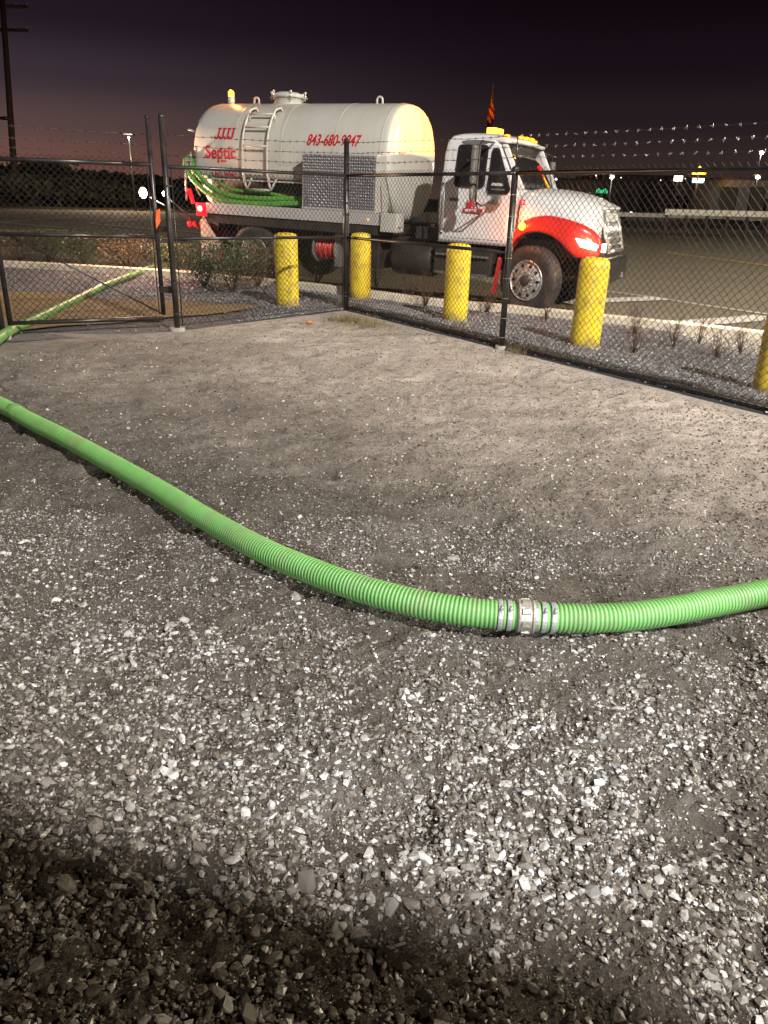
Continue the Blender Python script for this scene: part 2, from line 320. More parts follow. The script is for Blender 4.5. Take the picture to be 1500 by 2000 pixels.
_m = _n.new('ShaderNodeMix'); _m.data_type = 'RGBA'; _l.new(_r.outputs[0], _m.inputs['Factor']); _l.new(_src, _m.inputs['A']); _m.inputs['B'].default_value = (.16, .13, .09, 1); _l.new(_m.outputs['Result'], _b.inputs['Base Color'])
M['stone'] = stone_mat('crushed_stone', (.085, .078, .069), (.42, .42, .41))
M['pebble'] = stone_mat('pale_pebble', (.20, .165, .135), (.58, .53, .49))  # tone follows the lamp falloff painted into the soil
M['clod'] = stone_mat('soil_clod', (.045, .035, .025), (.17, .14, .11))
M['bedstone'] = stone_mat('blue_grey_gravel', (.10, .10, .108), (.42, .425, .45))

# ------------------------------------------------------------------ ground
def patch(name, corners, nx, ny, m, off, label=None, hfun=None, amp=0.):
    a, b, c, d = [np.array(q[:2], float) for q in corners]     # a-b near edge, d-c far edge
    u = np.linspace(0, 1, nx + 1); v = np.linspace(0, 1, ny + 1); U, V = np.meshgrid(u, v)
    P = (a[None, None] * ((1 - U) * (1 - V))[..., None] + b * (U * (1 - V))[..., None] + c * (U * V)[..., None] + d * ((1 - U) * V)[..., None])
    X, Y = P[..., 0], P[..., 1]; Z = (hfun or ground_z)(X, Y) + off
    if amp: Z = Z + amp * (vnoise(X * 2.1, Y * 2.1) + .5 * vnoise(X * 7, Y * 7))
    i = np.arange((nx + 1) * (ny + 1)).reshape(ny + 1, nx + 1)
    Fq = np.stack([i[:-1, :-1], i[:-1, 1:], i[1:, 1:], i[1:, :-1]], -1).reshape(-1, 4)
    o = np_mesh(name, np.stack([X, Y, Z], -1).reshape(-1, 3), Fq, m, smooth=True); tag(o, kind='structure'); return o
# far terrain to the horizon, with the level dropped under everything near
def far_h(x, y): return ground_z(x, y) - .06
patch('ground', [(-700, -60), (700, -60), (700, 1600), (-700, 1600)], 140, 166, M['hill'], 0, hfun=lambda x, y: np.where((np.abs(x) < 110) & (y < 110), -1.0, -.30))
# yard: fan-shaped grid, finer towards the near ground
ny_, nx_ = 520, 460
yy = -3.2 + np.concatenate([np.linspace(0, 3.9, 40)[:-1], 3.9 + (np.exp(np.linspace(0, math.log(13.), ny_)) - 1) / 12. * 11.6])
uu = np.linspace(-1, 1, nx_)
Yg, Ug = np.meshgrid(yy, uu, indexing='ij'); Xg = Ug * (1.5 + np.clip(Yg, 0, 99) * .62) * 1.05 + .35 * 0
ii = np.arange(Yg.size).reshape(Yg.shape)
Fq = np.stack([ii[:-1, :-1], ii[:-1, 1:], ii[1:, 1:], ii[1:, :-1]], -1).reshape(-1, 4)
yard = np_mesh('yard_ground', np.stack([Xg, Yg, yard_h(Xg, Yg)], -1).reshape(-1, 3), Fq, G['yard'], smooth=True); tag(yard, kind='structure')
patch('yard_margin', [(-30, -14), (30, -14), (30, 9), (-30, 9)], 30, 30, G['yard'], -.16)
# planting bed of blue-grey gravel between fence and kerb
K = [at(1900, 716), at(1487, 667), at(1247, 640), at(1117, 626), at(1000, 614), at(782, 592), at(540, 562), at(370, 545), at(200, 533), at(0, 522), at(-300, 510)]
def strip_mesh(name, A, B, m, off, n=6, amp=0.):
    A = [Vector(a) for a in A]; B = [Vector(b) for b in B]; V = []; w = n + 1
    for a, b in zip(A, B):
        for j in range(w):
            p = a.lerp(b, j / n); V.append((p.x, p.y, float(ground_z(p.x, p.y)) + off + amp * float(vnoise(np.array(p.x * 3.), np.array(p.y * 3.)))))
    Fc = [(i * w + j, i * w + j + 1, (i + 1) * w + j + 1, (i + 1) * w + j) for i in range(len(A) - 1) for j in range(n)]
    o = MB().add(V, Fc, True).obj(name, m); tag(o, kind='structure'); return o
GP = at(347, 645); HG = at(12, 668)           # end post beside the gate; hinge post
CO = Vector((CORNER[0], CORNER[1], 0)); P9 = Vector((P990[0], P990[1], 0)); dB = Vector((DB[0], DB[1], 0)); nB = Vector((NB[0], NB[1], 0))
PE = P9 + dB * 3.42; PE2 = PE + dB * 3.42
front = [PE2 + dB * 2, PE2, PE, (PE + P9) / 2, P9, (P9 + CO) / 2, CO, CO.lerp(GP, .5), GP, GP.lerp(HG, .5), HG, HG + (HG - GP) * 2]
kk = [K[0] + (K[0] - K[1]) * 1.2] + K
kk = kk[:12]
bed = strip_mesh('planting_bed', [a + (nB * .02) for a in front], kk, G['bed'], .0, 10, .03)
# tan sand swept into a band outside the gate
strip_mesh('sand_strip', [at(-60, 662), at(20, 650), at(120, 640), at(220, 634), at(335, 622), at(400, 618), at(470, 609), at(512, 600)],
           [at(-60, 570), at(20, 572), at(120, 575), at(220, 588), at(335, 590), at(400, 594), at(470, 597), at(514, 599)], G['sand'], .022, 6, .012)
# lot asphalt behind the kerb, sloping gently down to the road
def lot_edge(i): return kk[i]
far_edge = [Vector((60, 8, 0)), Vector((60, 20, 0)), Vector((60, 30, 0)), Vector((55, 40, 0)), Vector((48, 46, 0)), Vector((38, 48, 0)), Vector((26, 48, 0)), Vector((8, 50, 0)), Vector((-10, 62, 0)), Vector((-25, 74, 0)), Vector((-42, 80, 0)), Vector((-70, 80, 0))]
strip_mesh('asphalt_lot', kk, far_edge, G['asphalt'], -.012, 90)
patch('road', [(-120, 44), (160, 44), (160, 66), (-120, 66)], 60, 10, G['asphalt'], .004)
patch('verge', [(-160, 66.1), (200, 66.1), (200, 120), (-160, 120)], 60, 20, G['verge'], .05, amp=.5)
#patch('grass_verge', [(-90, 34), (-12, 34), (-12, 43.5), (-90, 43.5)], 20, 8, G['verge'], .02, amp=.1)
# kerb, in cast lengths
kc = catmull([k for k in kk], 12)
seg = []; L = 0; cur = [kc[0]]
kerb = bpy.data.objects.new('kerb', None); COL.objects.link(kerb); tag(kerb, kind='structure')
def kerb_piece(P):
    V = []
    for i, p in enumerate(P):
        t = (P[min(i + 1, len(P) - 1)] - P[max(i - 1, 0)]); t.z = 0; t.normalize(); n = Vector((t.y, -t.x, 0))
        if n.y < 0: n = -n
        z = float(ground_z(p.x, p.y))
        for o, h in ((0, -.1), (0, .115), (.015, .13), (.165, .13), (.18, .115), (.18, -.1)): V.append((p.x + n.x * o, p.y + n.y * o, z + h))
    n_ = len(P); Fc = [(i * 6 + j, i * 6 + j + 1, (i + 1) * 6 + j + 1, (i + 1) * 6 + j) for i in range(n_ - 1) for j in range(5)] + [tuple(range(6)), tuple(range((n_ - 1) * 6 + 5, (n_ - 1) * 6 - 1, -1))]
    MB().add(V, Fc).obj('kerb_stone', M['kerb'], kerb)
for a, b in zip(kc[:-1], kc[1:]):
    L += (b - a).length
    if L > 2.6:
        e = (b - a).normalized(); cur.append(b - e * .006); kerb_piece(cur); cur = [b + e * .006]; L = 0
    else: cur.append(b)
if len(cur) > 1: kerb_piece(cur)
# painted lines
def line(name, px, w, m=M['paint'], off=.0):
    P = [at(*q) if len(q) == 2 else Vector(q) for q in px]; Q = []
    for a, b in zip(P[:-1], P[1:]):
        k = max(2, int((b - a).length / .6)); Q += [a.lerp(b, i / k) for i in range(k)]
    Q.append(P[-1]); A = []; B = []
    for i, p in enumerate(Q):
        t = Q[min(i + 1, len(Q) - 1)] - Q[max(i - 1, 0)]; t.z = 0; t.normalize(); n = Vector((-t.y, t.x, 0)); A.append(p - n * w / 2); B.append(p + n * w / 2)
    return strip_mesh(name, A, B, m, off + .006, 1)
line('painted_line', [(1130, 561), (1300, 584), (1500, 614), (1640, 638)], .13)
line('painted_line', [(1100, 592), (1180, 587), (1296, 583)], .50, off=.004)
line('painted_line', [(1230, 630), (1343, 632), (1500, 619)], .50, off=.004)
line('painted_line', [(596, 549), (650, 566), (740, 586)], .15)
line('painted_line', [(-40, 438), (5, 435), (80, 429), (160, 424)], .30, off=.012)
line('painted_line', [(5, 436), (55, 440), (160, 448)], .30, off=.016)
line('painted_line', [(171, 436), (240, 431), (304, 427)], .30, off=.012)
line('painted_line', [(173, 437), (240, 443), (330, 452)], .30, off=.016)
line('painted_line', [(-40, 446), (0, 450), (150, 458), (301, 465), (400, 472)], .36, off=.008)
line('painted_line', [(340, 440), (375, 436), (400, 434)], .25, off=.012)
line('painted_line', [(335, 450), (400, 456)], .25, off=.012)
line('yellow_lane_line', [(1180, 472), (1240, 483), (1330, 497), (1500, 519), (1650, 538)], .22, M['yelpaint'], off=.004)
line('pale_lane_line', [(1230, 443), (1300, 443), (1440, 444)], .16, off=.012)

# ------------------------------------------------------------------ stones
ICO = None
def ico():
    bm = bmesh.new(); bmesh.ops.create_icosphere(bm, subdivisions=1, radius=1.); V = np.array([v.co[:] for v in bm.verts]); Fc = np.array([[v.index for v in f.verts] for f in bm.faces]); bm.free(); return V, Fc
IV, IF = ico()
OV = np.array([(1, 0, 0), (-1, 0, 0), (0, 1, 0), (0, -1, 0), (0, 0, 1), (0, 0, -1)], float); OF = np.array([(0, 2, 4), (2, 1, 4), (1, 3, 4), (3, 0, 4), (2, 0, 5), (1, 2, 5), (3, 1, 5), (0, 3, 5)])
def quat_rot(n):
    q = rng.normal(size=(n, 4)); q /= np.linalg.norm(q, axis=1)[:, None]; w, x, y, z = q.T
    return np.stack([1 - 2 * (y * y + z * z), 2 * (x * y - z * w), 2 * (x * z + y * w), 2 * (x * y + z * w), 1 - 2 * (x * x + z * z), 2 * (y * z - x * w), 2 * (x * z - y * w), 2 * (y * z + x * w), 1 - 2 * (x * x + y * y)], -1).reshape(n, 3, 3)
def stones(name, X, Y, Z, size, m, big=True, parent=None):
    n = len(X); BV, BF = (IV, IF) if big else (OV, OF)
    J = 1 + rng.uniform(-.38, .38, size=(n, len(BV)))
    V = BV[None] * J[..., None]; sc = np.stack([rng.uniform(.8, 1.35, n), rng.uniform(.7, 1.1, n), rng.uniform(.42, .8, n)], -1)
    V = V * sc[:, None, :] ; V = np.einsum('nij,nvj->nvi', quat_rot(n), V) * size[:, None, None] * .5
    V[..., 2] *= .75
    V += np.stack([X, Y, Z + size * .12], -1)[:, None, :]
    Fq = (BF[None] + (np.arange(n) * len(BV))[:, None, None]).reshape(-1, 3)
    o = np_mesh(name, V.reshape(-1, 3), Fq, m, parent); tag(o, kind='stuff'); return o
def scatter(n, y0, y1, pw=1.):
    y = y0 + (y1 - y0) * rng.random(n) ** pw; x = rng.uniform(-1, 1, n) * (.62 + .56 * y); return x, y
def clump(x, y): return np.clip(.84 + 1.3 * vnoise(x * 1.7 + 31, y * 1.7 + 7) + 1.6 * vnoise(x * 5 + 3, y * 5 + 8) + 1.1 * vnoise(x * 13 + 3, y * 13 + 8), 0.10, 1)
for (n, y0, y1, s0, s1, big) in [(52000, .85, 3.6, .004, .011, False), (36000, .85, 3.7, .008, .018, False), (15000, .85, 3.7, .012, .024, True), (9000, .85, 2.6, .016, .034, True),
                                (32000, 3.1, 7.2, .007, .018, False), (3200, 3.1, 9.5, .014, .03, True)]:
    x, y = scatter(n, y0, y1, 1.25); k = rng.random(n) < clump(x, y) * (1.0 if y0 < 1 else .75)
    x, y = x[k], y[k]; d1 = yard_mask(x, y) > .3; x, y = x[d1], y[d1]
    sz = s0 + (s1 - s0) * rng.random(len(x)) ** 2.0
    stones('gravel', x, y, yard_h(x, y), sz, M['stone'], big, yard)
for (n, y0, y1, s0, s1) in ((22000, .85, 4.2, .006, .018), (22000, 3.8, 10.5, .010, .022)):
    x, y = scatter(n, y0, y1, 1.2); d1 = yard_mask(x, y) > .3; x, y = x[d1], y[d1]; stones('soil_clods', x, y, yard_h(x, y), s0 + (s1 - s0) * rng.random(len(x)) ** 2, M['clod'], False, yard)
x, y = scatter(32000, 3.6, 11.2, .8); d1 = (yard_mask(x, y) > .3) & (y + .75 * x + rng.normal(size=len(x)) > 4.6); x, y = x[d1], y[d1]; stones('pale_pebbles', x, y, yard_h(x, y) - .001, .007 + .020 * rng.random(len(x)) ** 3, M['pebble'], False, yard)
# the largest loose stones, one by one
base = []
for i in range(14):
    J = 1 + rng.uniform(-.32, .32, size=len(IV)); V = IV * J[:, None] * np.array([rng.uniform(.85, 1.3), rng.uniform(.7, 1.), rng.uniform(.45, .7)])
    bm = bmesh.new(); vs = [bm.verts.new(v * .5) for v in V]
    for f in IF: bm.faces.new([vs[j] for j in f])
    me = bpy.data.meshes.new('stone'); bm.to_mesh(me); bm.free(); me.polygons.foreach_set('use_smooth', [False] * len(me.polygons)); me.materials.append(M['stone']); base.append(me)
cnt = 0
while cnt < 300:
    y = .92 + 2.5 * random.random() ** 1.5; x = random.uniform(-1, 1) * (.5 + .5 * y)
    if random.random() > float(clump(np.array([x]), np.array([y]))[0]): continue
    s = random.uniform(.022, .042) * (1.12 if y < 1.6 else .9) * (1.35 if random.random() < .08 else 1)
    o = bpy.data.objects.new('stone', random.choice(base)); COL.objects.link(o); o.parent = yard
    o.location = (x, y, float(yard_h(x, y)) + s * .12); o.scale = (s, s, s * .8); o.rotation_euler = (random.uniform(-.5, .5), random.uniform(-.5, .5), random.uniform(0, 6.3)); cnt += 1
# gravel of the bed
n = 52000; t = rng.random(n) * 10.2 + .6; w = rng.random(n)
fa = np.array([(p.x, p.y) for p in front]); kb = np.array([(p.x, p.y) for p in kk]); i0 = np.floor(t).astype(int); fr_ = (t - i0)[:, None]; i0 = np.clip(i0, 0, 10)
A = fa[i0] * (1 - fr_) + fa[i0 + 1] * fr_; B = kb[i0] * (1 - fr_) + kb[i0 + 1] * fr_
P = A * (1 - w[:, None]) + B * w[:, None]; k = (np.abs(P[:, 0]) < .62 * P[:, 1] + .5)
P = P[k]; sz = rng.uniform(.014, .036, len(P))
sa = np.array([(p.x, p.y) for p in [at(-60, 655), at(335, 622), at(512, 600)]])
z = ground_z(P[:, 0], P[:, 1]) + .012
# keep the sand band clear
from mathutils.geometry import intersect_point_line
insand = (P[:, 0] < -2.0) & (P[:, 1] < 12.6 + (P[:, 0] + 2) * .05) & (P[:, 1] < 11.2 - (P[:, 0] + 1.5) * .45)
k = (~insand) | (rng.random(len(P)) < .05)
stones('bed_gravel', P[k, 0], P[k, 1], z[k], sz[k], M['bedstone'], False, bed)

# ------------------------------------------------------------------ yard flood lamp, added fill lamps, unseen box added to cast the near shade
fl = thing('flood_light_pole', 'tall steel flood light pole behind the viewer with lit lamp head', 'light pole', (LAMP[0], LAMP[1], 0))
MB().tube([(0, 0, 0), (0, 0, 6), (0, 0, LAMP[2] + .3)], [.11, .085, .06], 12).obj('pole', M['steelpipe'], fl)
MB().box(-.22, .22, -.22, .22, -.05, .06).obj('base_plate', M['steelpipe'], fl, .01)
MB().box(-.18, .18, -.12, .12, LAMP[2] + .2, LAMP[2] + .32).obj('lamp_head', M['black'], fl, .02)
lamp('flood_lamp', (0, 0.05, LAMP[2] - .05), (1., .925, .85), LAMP_W, .22, fl, spot=112, aim=(LAMP_AIM[0] - LAMP[0], LAMP_AIM[1] - LAMP[1], LAMP_AIM[2]), blend=.9)
f3 = thing('lot_fill_pole', 'tall lamp pole added out of view to the right to brighten the lot', 'light pole', (25, 10, -.25))  # unseen lamp, added to brighten the asphalt at right
MB().tube([(0, 0, -.2), (0, 0, 9.4)], [.10, .07], 12).obj('pole', M['steelpipe'], f3); MB().box(-.5, .2, -.15, .15, 9.4, 9.55).obj('lamp_head', M['black'], f3, .02)  # pole and head of the added lot fill lamp
lamp('lot_fill_light', (-.3, 0, 9.2), (1, .86, .60), 24000, .2, f3)
f2 = thing('yard_fill_pole', 'shorter pole behind the viewer to the left with added warm fill lamp', 'light pole', (FILL_LAMP[0], FILL_LAMP[1], 0))
MB().tube([(0, 0, 0), (0, 0, FILL_LAMP[2] + .2)], [.07, .05], 12).obj('pole', M['steelpipe'], f2)
MB().lathe([(FILL_LAMP[2] + .1, .18), (FILL_LAMP[2] + .25, .12), (FILL_LAMP[2] + .3, 0)], (0, 0, 0), 'z', 16).obj('fill_lamp_hood', M['black'], f2)
lamp('yard_fill_light', (0, 0.1, FILL_LAMP[2]), (1., .80, .58), FILL_W, .5, f2)
pw = thing('near_fill_stand', 'low white fill lamp on a tripod, added unseen behind the viewer', 'fill light', (NEAR_LAMP[0], NEAR_LAMP[1], 0))
for k in range(3): MB().cyl((.32 * math.cos(k * 2.1 - 1.2), .32 * math.sin(k * 2.1 - 1.2), 0), (0, -.06, .8), .012, 8).obj('fill_stand_leg', M['steelpipe'], pw)
MB().cyl((0, -.06, .78), (0, -.06, NEAR_LAMP[2]), .014, 8).obj('fill_stand_mast', M['steelpipe'], pw)
MB().box(-.10, .10, -.12, -.04, NEAR_LAMP[2] - .08, NEAR_LAMP[2] + .08).obj('fill_lamp_housing', M['black'], pw, .01)
lamp('near_fill_light', (0, 0, NEAR_LAMP[2]), (.90, .95, 1.), NEAR_W, .035, pw, spot=60, aim=tuple(a - b for a, b in zip(NEAR_AIM, (NEAR_LAMP[0], NEAR_LAMP[1], 0))), blend=.16)
sh = thing('shade_box', 'narrow flat-roofed box added unseen behind the viewer to cast the near shade', 'shade caster', (0, 0, 0))
rot = R(-16.5)
def rr_(x, y, cx=2.72, cy=-.68): return (cx + x * math.cos(rot) - y * math.sin(rot), cy + x * math.sin(rot) + y * math.cos(rot))
mb = MB(); q = [rr_(0, 0), rr_(-1.45, 0), rr_(-1.45, -3.2), rr_(0, -3.2)]
mb.add([(a, b, 0) for a, b in q] + [(a, b, 3.75) for a, b in q], [(0, 1, 5, 4), (1, 2, 6, 5), (2, 3, 7, 6), (3, 0, 4, 7), (4, 5, 6, 7)]); mb.obj('wall', M['wallfar'], sh)  # sides of the added shade box
mb = MB(); q = [rr_(.08, .08), rr_(-1.53, .08), rr_(-1.53, -3.3), rr_(.08, -3.3)]
mb.add([(a, b, 3.75) for a, b in q] + [(a, b, 4.0) for a, b in q], [(0, 1, 5, 4), (1, 2, 6, 5), (2, 3, 7, 6), (3, 0, 4, 7), (4, 5, 6, 7), (3, 2, 1, 0)]); mb.obj('roof', M['rooffar'], sh)  # top of the added shade box
mb = MB(); q = [rr_(-.25, .004), rr_(-1.2, .004)]
mb.add([(q[0][0], q[0][1], .05), (q[1][0], q[1][1], .05), (q[1][0], q[1][1], 2.15), (q[0][0], q[0][1], 2.15)], [(0, 1, 2, 3)]); mb.obj('door', M['interior'], sh)  # front sheet of the added shade box

# ------------------------------------------------------------------ truck
TE = Vector((.88470531, -.4654571, -.02542068)); TN = Vector((.46560756, .8849913, 0)); TU = TE.cross(TN)
TO = Vector((-2.5327, 14.8229, .004))
truck = thing('septic_truck', 'white and red septic pump truck with cream tank parked behind the fence, lights on', 'truck')
truck.matrix_world = Matrix(((TE.x, TN.x, TU.x, TO.x), (TE.y, TN.y, TU.y, TO.y), (TE.z, TN.z, TU.z, TO.z), (0, 0, 0, 1)))
def tw(s, y, z): return TO + TE * s + TN * y + TU * z
WB = 5.19
# chassis
for y in (.82, 1.58): MB().box(-1.35, 6.2, y - .04, y + .04, .70, .98).obj('frame_rail', M['chassis'], truck)
mb = MB(); mb.cyl((0, .35, .52), (0, 2.1, .52), .09); mb.sphere((0, 1.22, .52), .24); mb.cyl((.2, 1.22, .55), (3.6, 1.22, .75), .05); mb.obj('rear_axle', M['chassis'], truck)
MB().cyl((WB, .25, .50), (WB, 2.2, .50), .07).obj('front_axle', M['chassis'], truck)
MB().box(4.2, 5.9, .85, 1.6, .55, 1.25).obj('engine', M['chassis'], truck, .05)
# tank
TC = (1.225, 2.13); TR = .925; TZ = .945; NE = 2.35
def sec(a, off=0.):      # point of the tank's section: a = 0 nearest the fence, pi/2 on top
    c, q = math.cos(a), math.sin(a)
    y = -(abs(c) ** (2 / NE)) * TR * (1 if c >= 0 else -1); z = (abs(q) ** (2 / NE)) * TZ * (1 if q >= 0 else -1)
    ny = -(abs(y) / TR) ** (NE - 1) * (1 if y < 0 else -1) / TR; nz = (abs(z) / TZ) ** (NE - 1) * (1 if z > 0 else -1) / TZ; L_ = math.hypot(ny, nz)
    return TC[0] + y + ny / L_ * off, TC[1] + z + nz / L_ * off
_sa = np.linspace(-.9, 1.5, 400); _sp = np.array([sec(a) for a in _sa]); _sl = np.concatenate([[0], np.cumsum(np.linalg.norm(np.diff(_sp, axis=0), axis=1))])
def shell_lathe(prof, k=88):
    V = []
    for x, f in prof:
        for j in range(k):
            y, z = sec(2 * math.pi * j / k); y = TC[0] + (y - TC[0]) * f; z = TC[1] + (z - TC[1]) * f
            if x < 1.05 and z < 1.765 and y < .66: y = .66
            V.append((x, y, z))
    n = len(prof); Fc = [(i * k + j, i * k + (j + 1) % k, (i + 1) * k + (j + 1) % k, (i + 1) * k + j) for i in range(n - 1) for j in range(k)]
    return MB().add(V, Fc, True)
prof = [(-1.76, 0), (-1.755, .25), (-1.735, .5), (-1.70, .70), (-1.66, .82), (-1.62, .90), (-1.57, .955), (-1.50, .988), (-1.42, 1)] + [(x, 1) for x in (-1.2, -.7, -.2, .3, .8, 1.04, 1.06, 1.6, 2.2)] + [(2.42, 1), (2.48, .992), (2.53, .97), (2.57, .93), (2.60, .87), (2.63, .75), (2.655, .55), (2.67, .3), (2.675, 0)]
tank = shell_lathe(prof).obj('tank', M['cream'], truck)
_n, _l = M['cream'].node_tree.nodes, M['cream'].node_tree.links; _b = _n['Principled BSDF']; _src = _b.inputs['Base Color'].links[0].from_socket
_t = _n.new('ShaderNodeTexCoord'); _mp = _n.new('ShaderNodeMapping'); _mp.inputs['Scale'].default_value = (5.5, .5, .35); _l.new(_t.outputs['Object'], _mp.inputs['Vector'])
_nz = _n.new('ShaderNodeTexNoise'); _nz.inputs['Scale'].default_value = 2.2; _nz.inputs['Detail'].default_value = 7; _l.new(_mp.outputs[0], _nz.inputs['Vector'])
_mr = _n.new('ShaderNodeMapRange'); _mr.inputs['From Min'].default_value = .56; _mr.inputs['From Max'].default_value = .72; _mr.inputs['To Max'].default_value = .38; _l.new(_nz.outputs[0], _mr.inputs['Value'])
_mx = _n.new('ShaderNodeMix'); _mx.data_type = 'RGBA'; _l.new(_mr.outputs[0], _mx.inputs['Factor']); _l.new(_src, _mx.inputs['A']); _mx.inputs['B'].default_value = (.40, .35, .27, 1); _l.new(_mx.outputs['Result'], _b.inputs['Base Color'])
MB().box(-1.46, 1.07, .305, .70, 1.742, 1.766).obj('skirt_ledge', M['cream'], tank)
for s in (-.62, .42, 1.5, 2.40):
    shell_lathe([(s - .018, 1.0005), (s - .012, 1.004), (s + .012, 1.004), (s + .018, 1.0005)]).obj('tank_seam', M['cream'], tank)
P = [(-1.60, *sec(a, .03)) for a in np.linspace(-.75, .05, 14)]
MB().tube(P, .014, 6).obj('sight_tube', M['steelpipe'], tank)
for a in (-.2, .42): MB().cyl((-1.62, *sec(a, -.05)), (-1.70, *sec(a, .03)), .022, 8).obj('valve_stub', M['steelpipe'], tank)
def eye(s):
    P = [(s + .055 * math.cos(a), TC[0], TC[1] + TZ + .055 + .055 * math.sin(a)) for a in np.linspace(-.5, math.pi + .5, 14)]
    P = [(s + .055, TC[0], TC[1] + TZ - .03)] + P[1:-1] + [(s - .055, TC[0], TC[1] + TZ - .03)]
    MB().tube(P, .019, 8).obj('lifting_eye', M['cream'], truck)
eye(-.77); eye(1.86)
mh = MB().lathe([(TC[1] + TZ - .05, .26), (TC[1] + TZ + .10, .26), (TC[1] + TZ + .10, .31), (TC[1] + TZ + .125, .31)], (-.05, TC[0], 0), 'z', 36).obj('manhole', M['cream'], truck)
MB().lathe([(TC[1] + TZ + .126, .305), (TC[1] + TZ + .150, .30), (TC[1] + TZ + .19, .18), (TC[1] + TZ + .20, 0)], (-.05, TC[0], 0), 'z', 36).obj('lid', M['cream'], mh)
for k in range(6):
    a = k * math.pi / 3 + .2; x, y = -.05 + .33 * math.cos(a), TC[0] + .33 * math.sin(a); z = TC[1] + TZ
    mb = MB(); mb.cyl((x, y, z + .05), (x, y, z + .19), .014, 8); mb.sphere((x, y, z + .18), .028, 8, 5); mb.box(x - .03, x + .03, y - .03, y + .03, z + .085, z + .11); mb.obj('clamp', M['rim'], mh)
# rear amber beacon on its post
bk = MB().cyl((-1.27, 1.1, TC[1] + TZ - .04), (-1.27, 1.1, TC[1] + TZ + .11), .065, 14).obj('beacon_post', M['cream'], truck)
mb = MB().lathe([(0, .055), (.08, .055), (.11, .03), (.115, 0)], (-1.27, 1.1, TC[1] + TZ + .112), 'z', 16); mb.obj('beacon_lens', M['amberhot'], bk)
lamp('beacon_lamp', (-1.27, 1.1, TC[1] + TZ + .30), (1, .30, .03), 22, .05, truck)
# deck
MB().box(-1.05, 2.62, .02, 2.42, 1.00, 1.158).obj('deck', M['chassis'], truck)
MB().box(-1.05, 3.0, -.005, .02, 1.16, 1.345).obj('side_rail_panel', M['plate'], truck, .006)
MB().box(-1.05, 3.0, .021, .06, 1.16, 1.33).obj('hose_tray', M['plate'], truck)
MB().box(-1.05, 2.75, 2.42, 2.45, 1.16, 1.345).obj('side_rail_panel', M['plate'], truck, .006)
for s in (-1.1, .3, 1.9): MB().prism([(s, 1.16), (s + .3, 1.16), (s + .3, 1.5), (s, 1.5)], .55, 1.9).obj('tank_saddle', M['black'], truck)
# dark sheet behind the hoses: the recess's green shade painted into its colour
MB().box(-1.40, 1.06, .60, .645, 1.16, 1.742).obj('recess_shade_sheet', mat('green_shade_sheet', (.045, .060, .035), .7, var=.3, vs=6, dirt=(.09, .08, .06), ds=4), truck)
# tread-plate tool cabinet: raised lugs are real
cab_ = MB().box(1.08, 2.50, .0, .44, 1.347, 2.235).obj('tool_cabinet', M['diamond'], truck, .008)
mb = MB()
for i in range(31):
    for j in range(19):
        s, z = 1.11 + i * .0455, 1.375 + j * .0455; d = 1 if (i + j) % 2 else -1; a, b = .021, .0085
        c, q = math.cos(R(45 * d)), math.sin(R(45 * d))
        pts = [(s + a * c, z + a * q), (s - b * q, z + b * c), (s - a * c, z - a * q), (s + b * q, z - b * c)]
        mb.add([(p[0], -.0004, p[1]) for p in pts] + [(s, -.010, z)], [(0, 1, 4), (1, 2, 4), (2, 3, 4), (3, 0, 4)])
tag(mb.obj('tread_lug', M['lug'], cab_), kind='stuff')
MB().box(2.502, 2.53, .0, .44, 1.347, 2.235).obj('cabinet_end', M['cream'], truck, .006)
for q in ((1.08, 2.50, 2.205, 2.24), (1.08, 2.50, 1.35, 1.385)): MB().box(q[0], q[1], -.012, -.0005, q[2], q[3]).obj('cabinet_trim', M['plate'], cab_)
MB().sphere((2.52, .2, 2.255), .03).obj('cabinet_latch', M['cream'], truck)
MB().box(2.66, 2.96, -.06, .22, 1.07, 1.36).obj('step_box', M['cream'], truck, .012)
mb = MB(); mb.cyl((2.70, .0, 1.9), (2.86, -.02, 1.37), .012, 8); mb.obj('control_lever', M['interior'], truck)
MB().sphere((2.40, -.012, 1.245), .016).obj('side_marker_lamp', M['ambersoft'], truck)
# ladder following the tank's curve
def arc(y_off, a0, a1, n=14):   # points round the tank, distance y_off outside it
    return [sec(a, y_off) for a in np.linspace(a0, a1, n)]
lad = MB(); rails = []
ld = bpy.data.objects.new('ladder', None); COL.objects.link(ld); ld.parent = truck
for s in (-.34, .20):
    pts = arc(.10, -.48, .80, 16)
    P = [(s, a, b) for a, b in pts] + [(s + .03, *arc(.06, .92, .92, 1)[0]), (s + .05, *arc(-.01, .9, .9, 1)[0])]
    MB().tube(P, .021, 8).obj('ladder_rail', M['cream'], ld)
    a, b = arc(.10, -.48, -.48, 1)[0]; c, d = arc(0, -.30, -.30, 1)[0]
    MB().cyl((s, a, b), (s + .10, c, d), .018, 8).obj('ladder_foot', M['cream'], ld)
    a, b = arc(.10, .74, .74, 1)[0]; c, d = arc(0, .62, .62, 1)[0]
    MB().cyl((s, a, b), (s, c, d), .016, 8).obj('ladder_bracket', M['cream'], ld)
for a in (-.47, -.16, .14, .44, .70):
    y, z = arc(.10, a, a, 1)[0]; MB().cyl((-.34, y, z), (.20, y, z), .018, 8).obj('rung', M['cream'], ld)
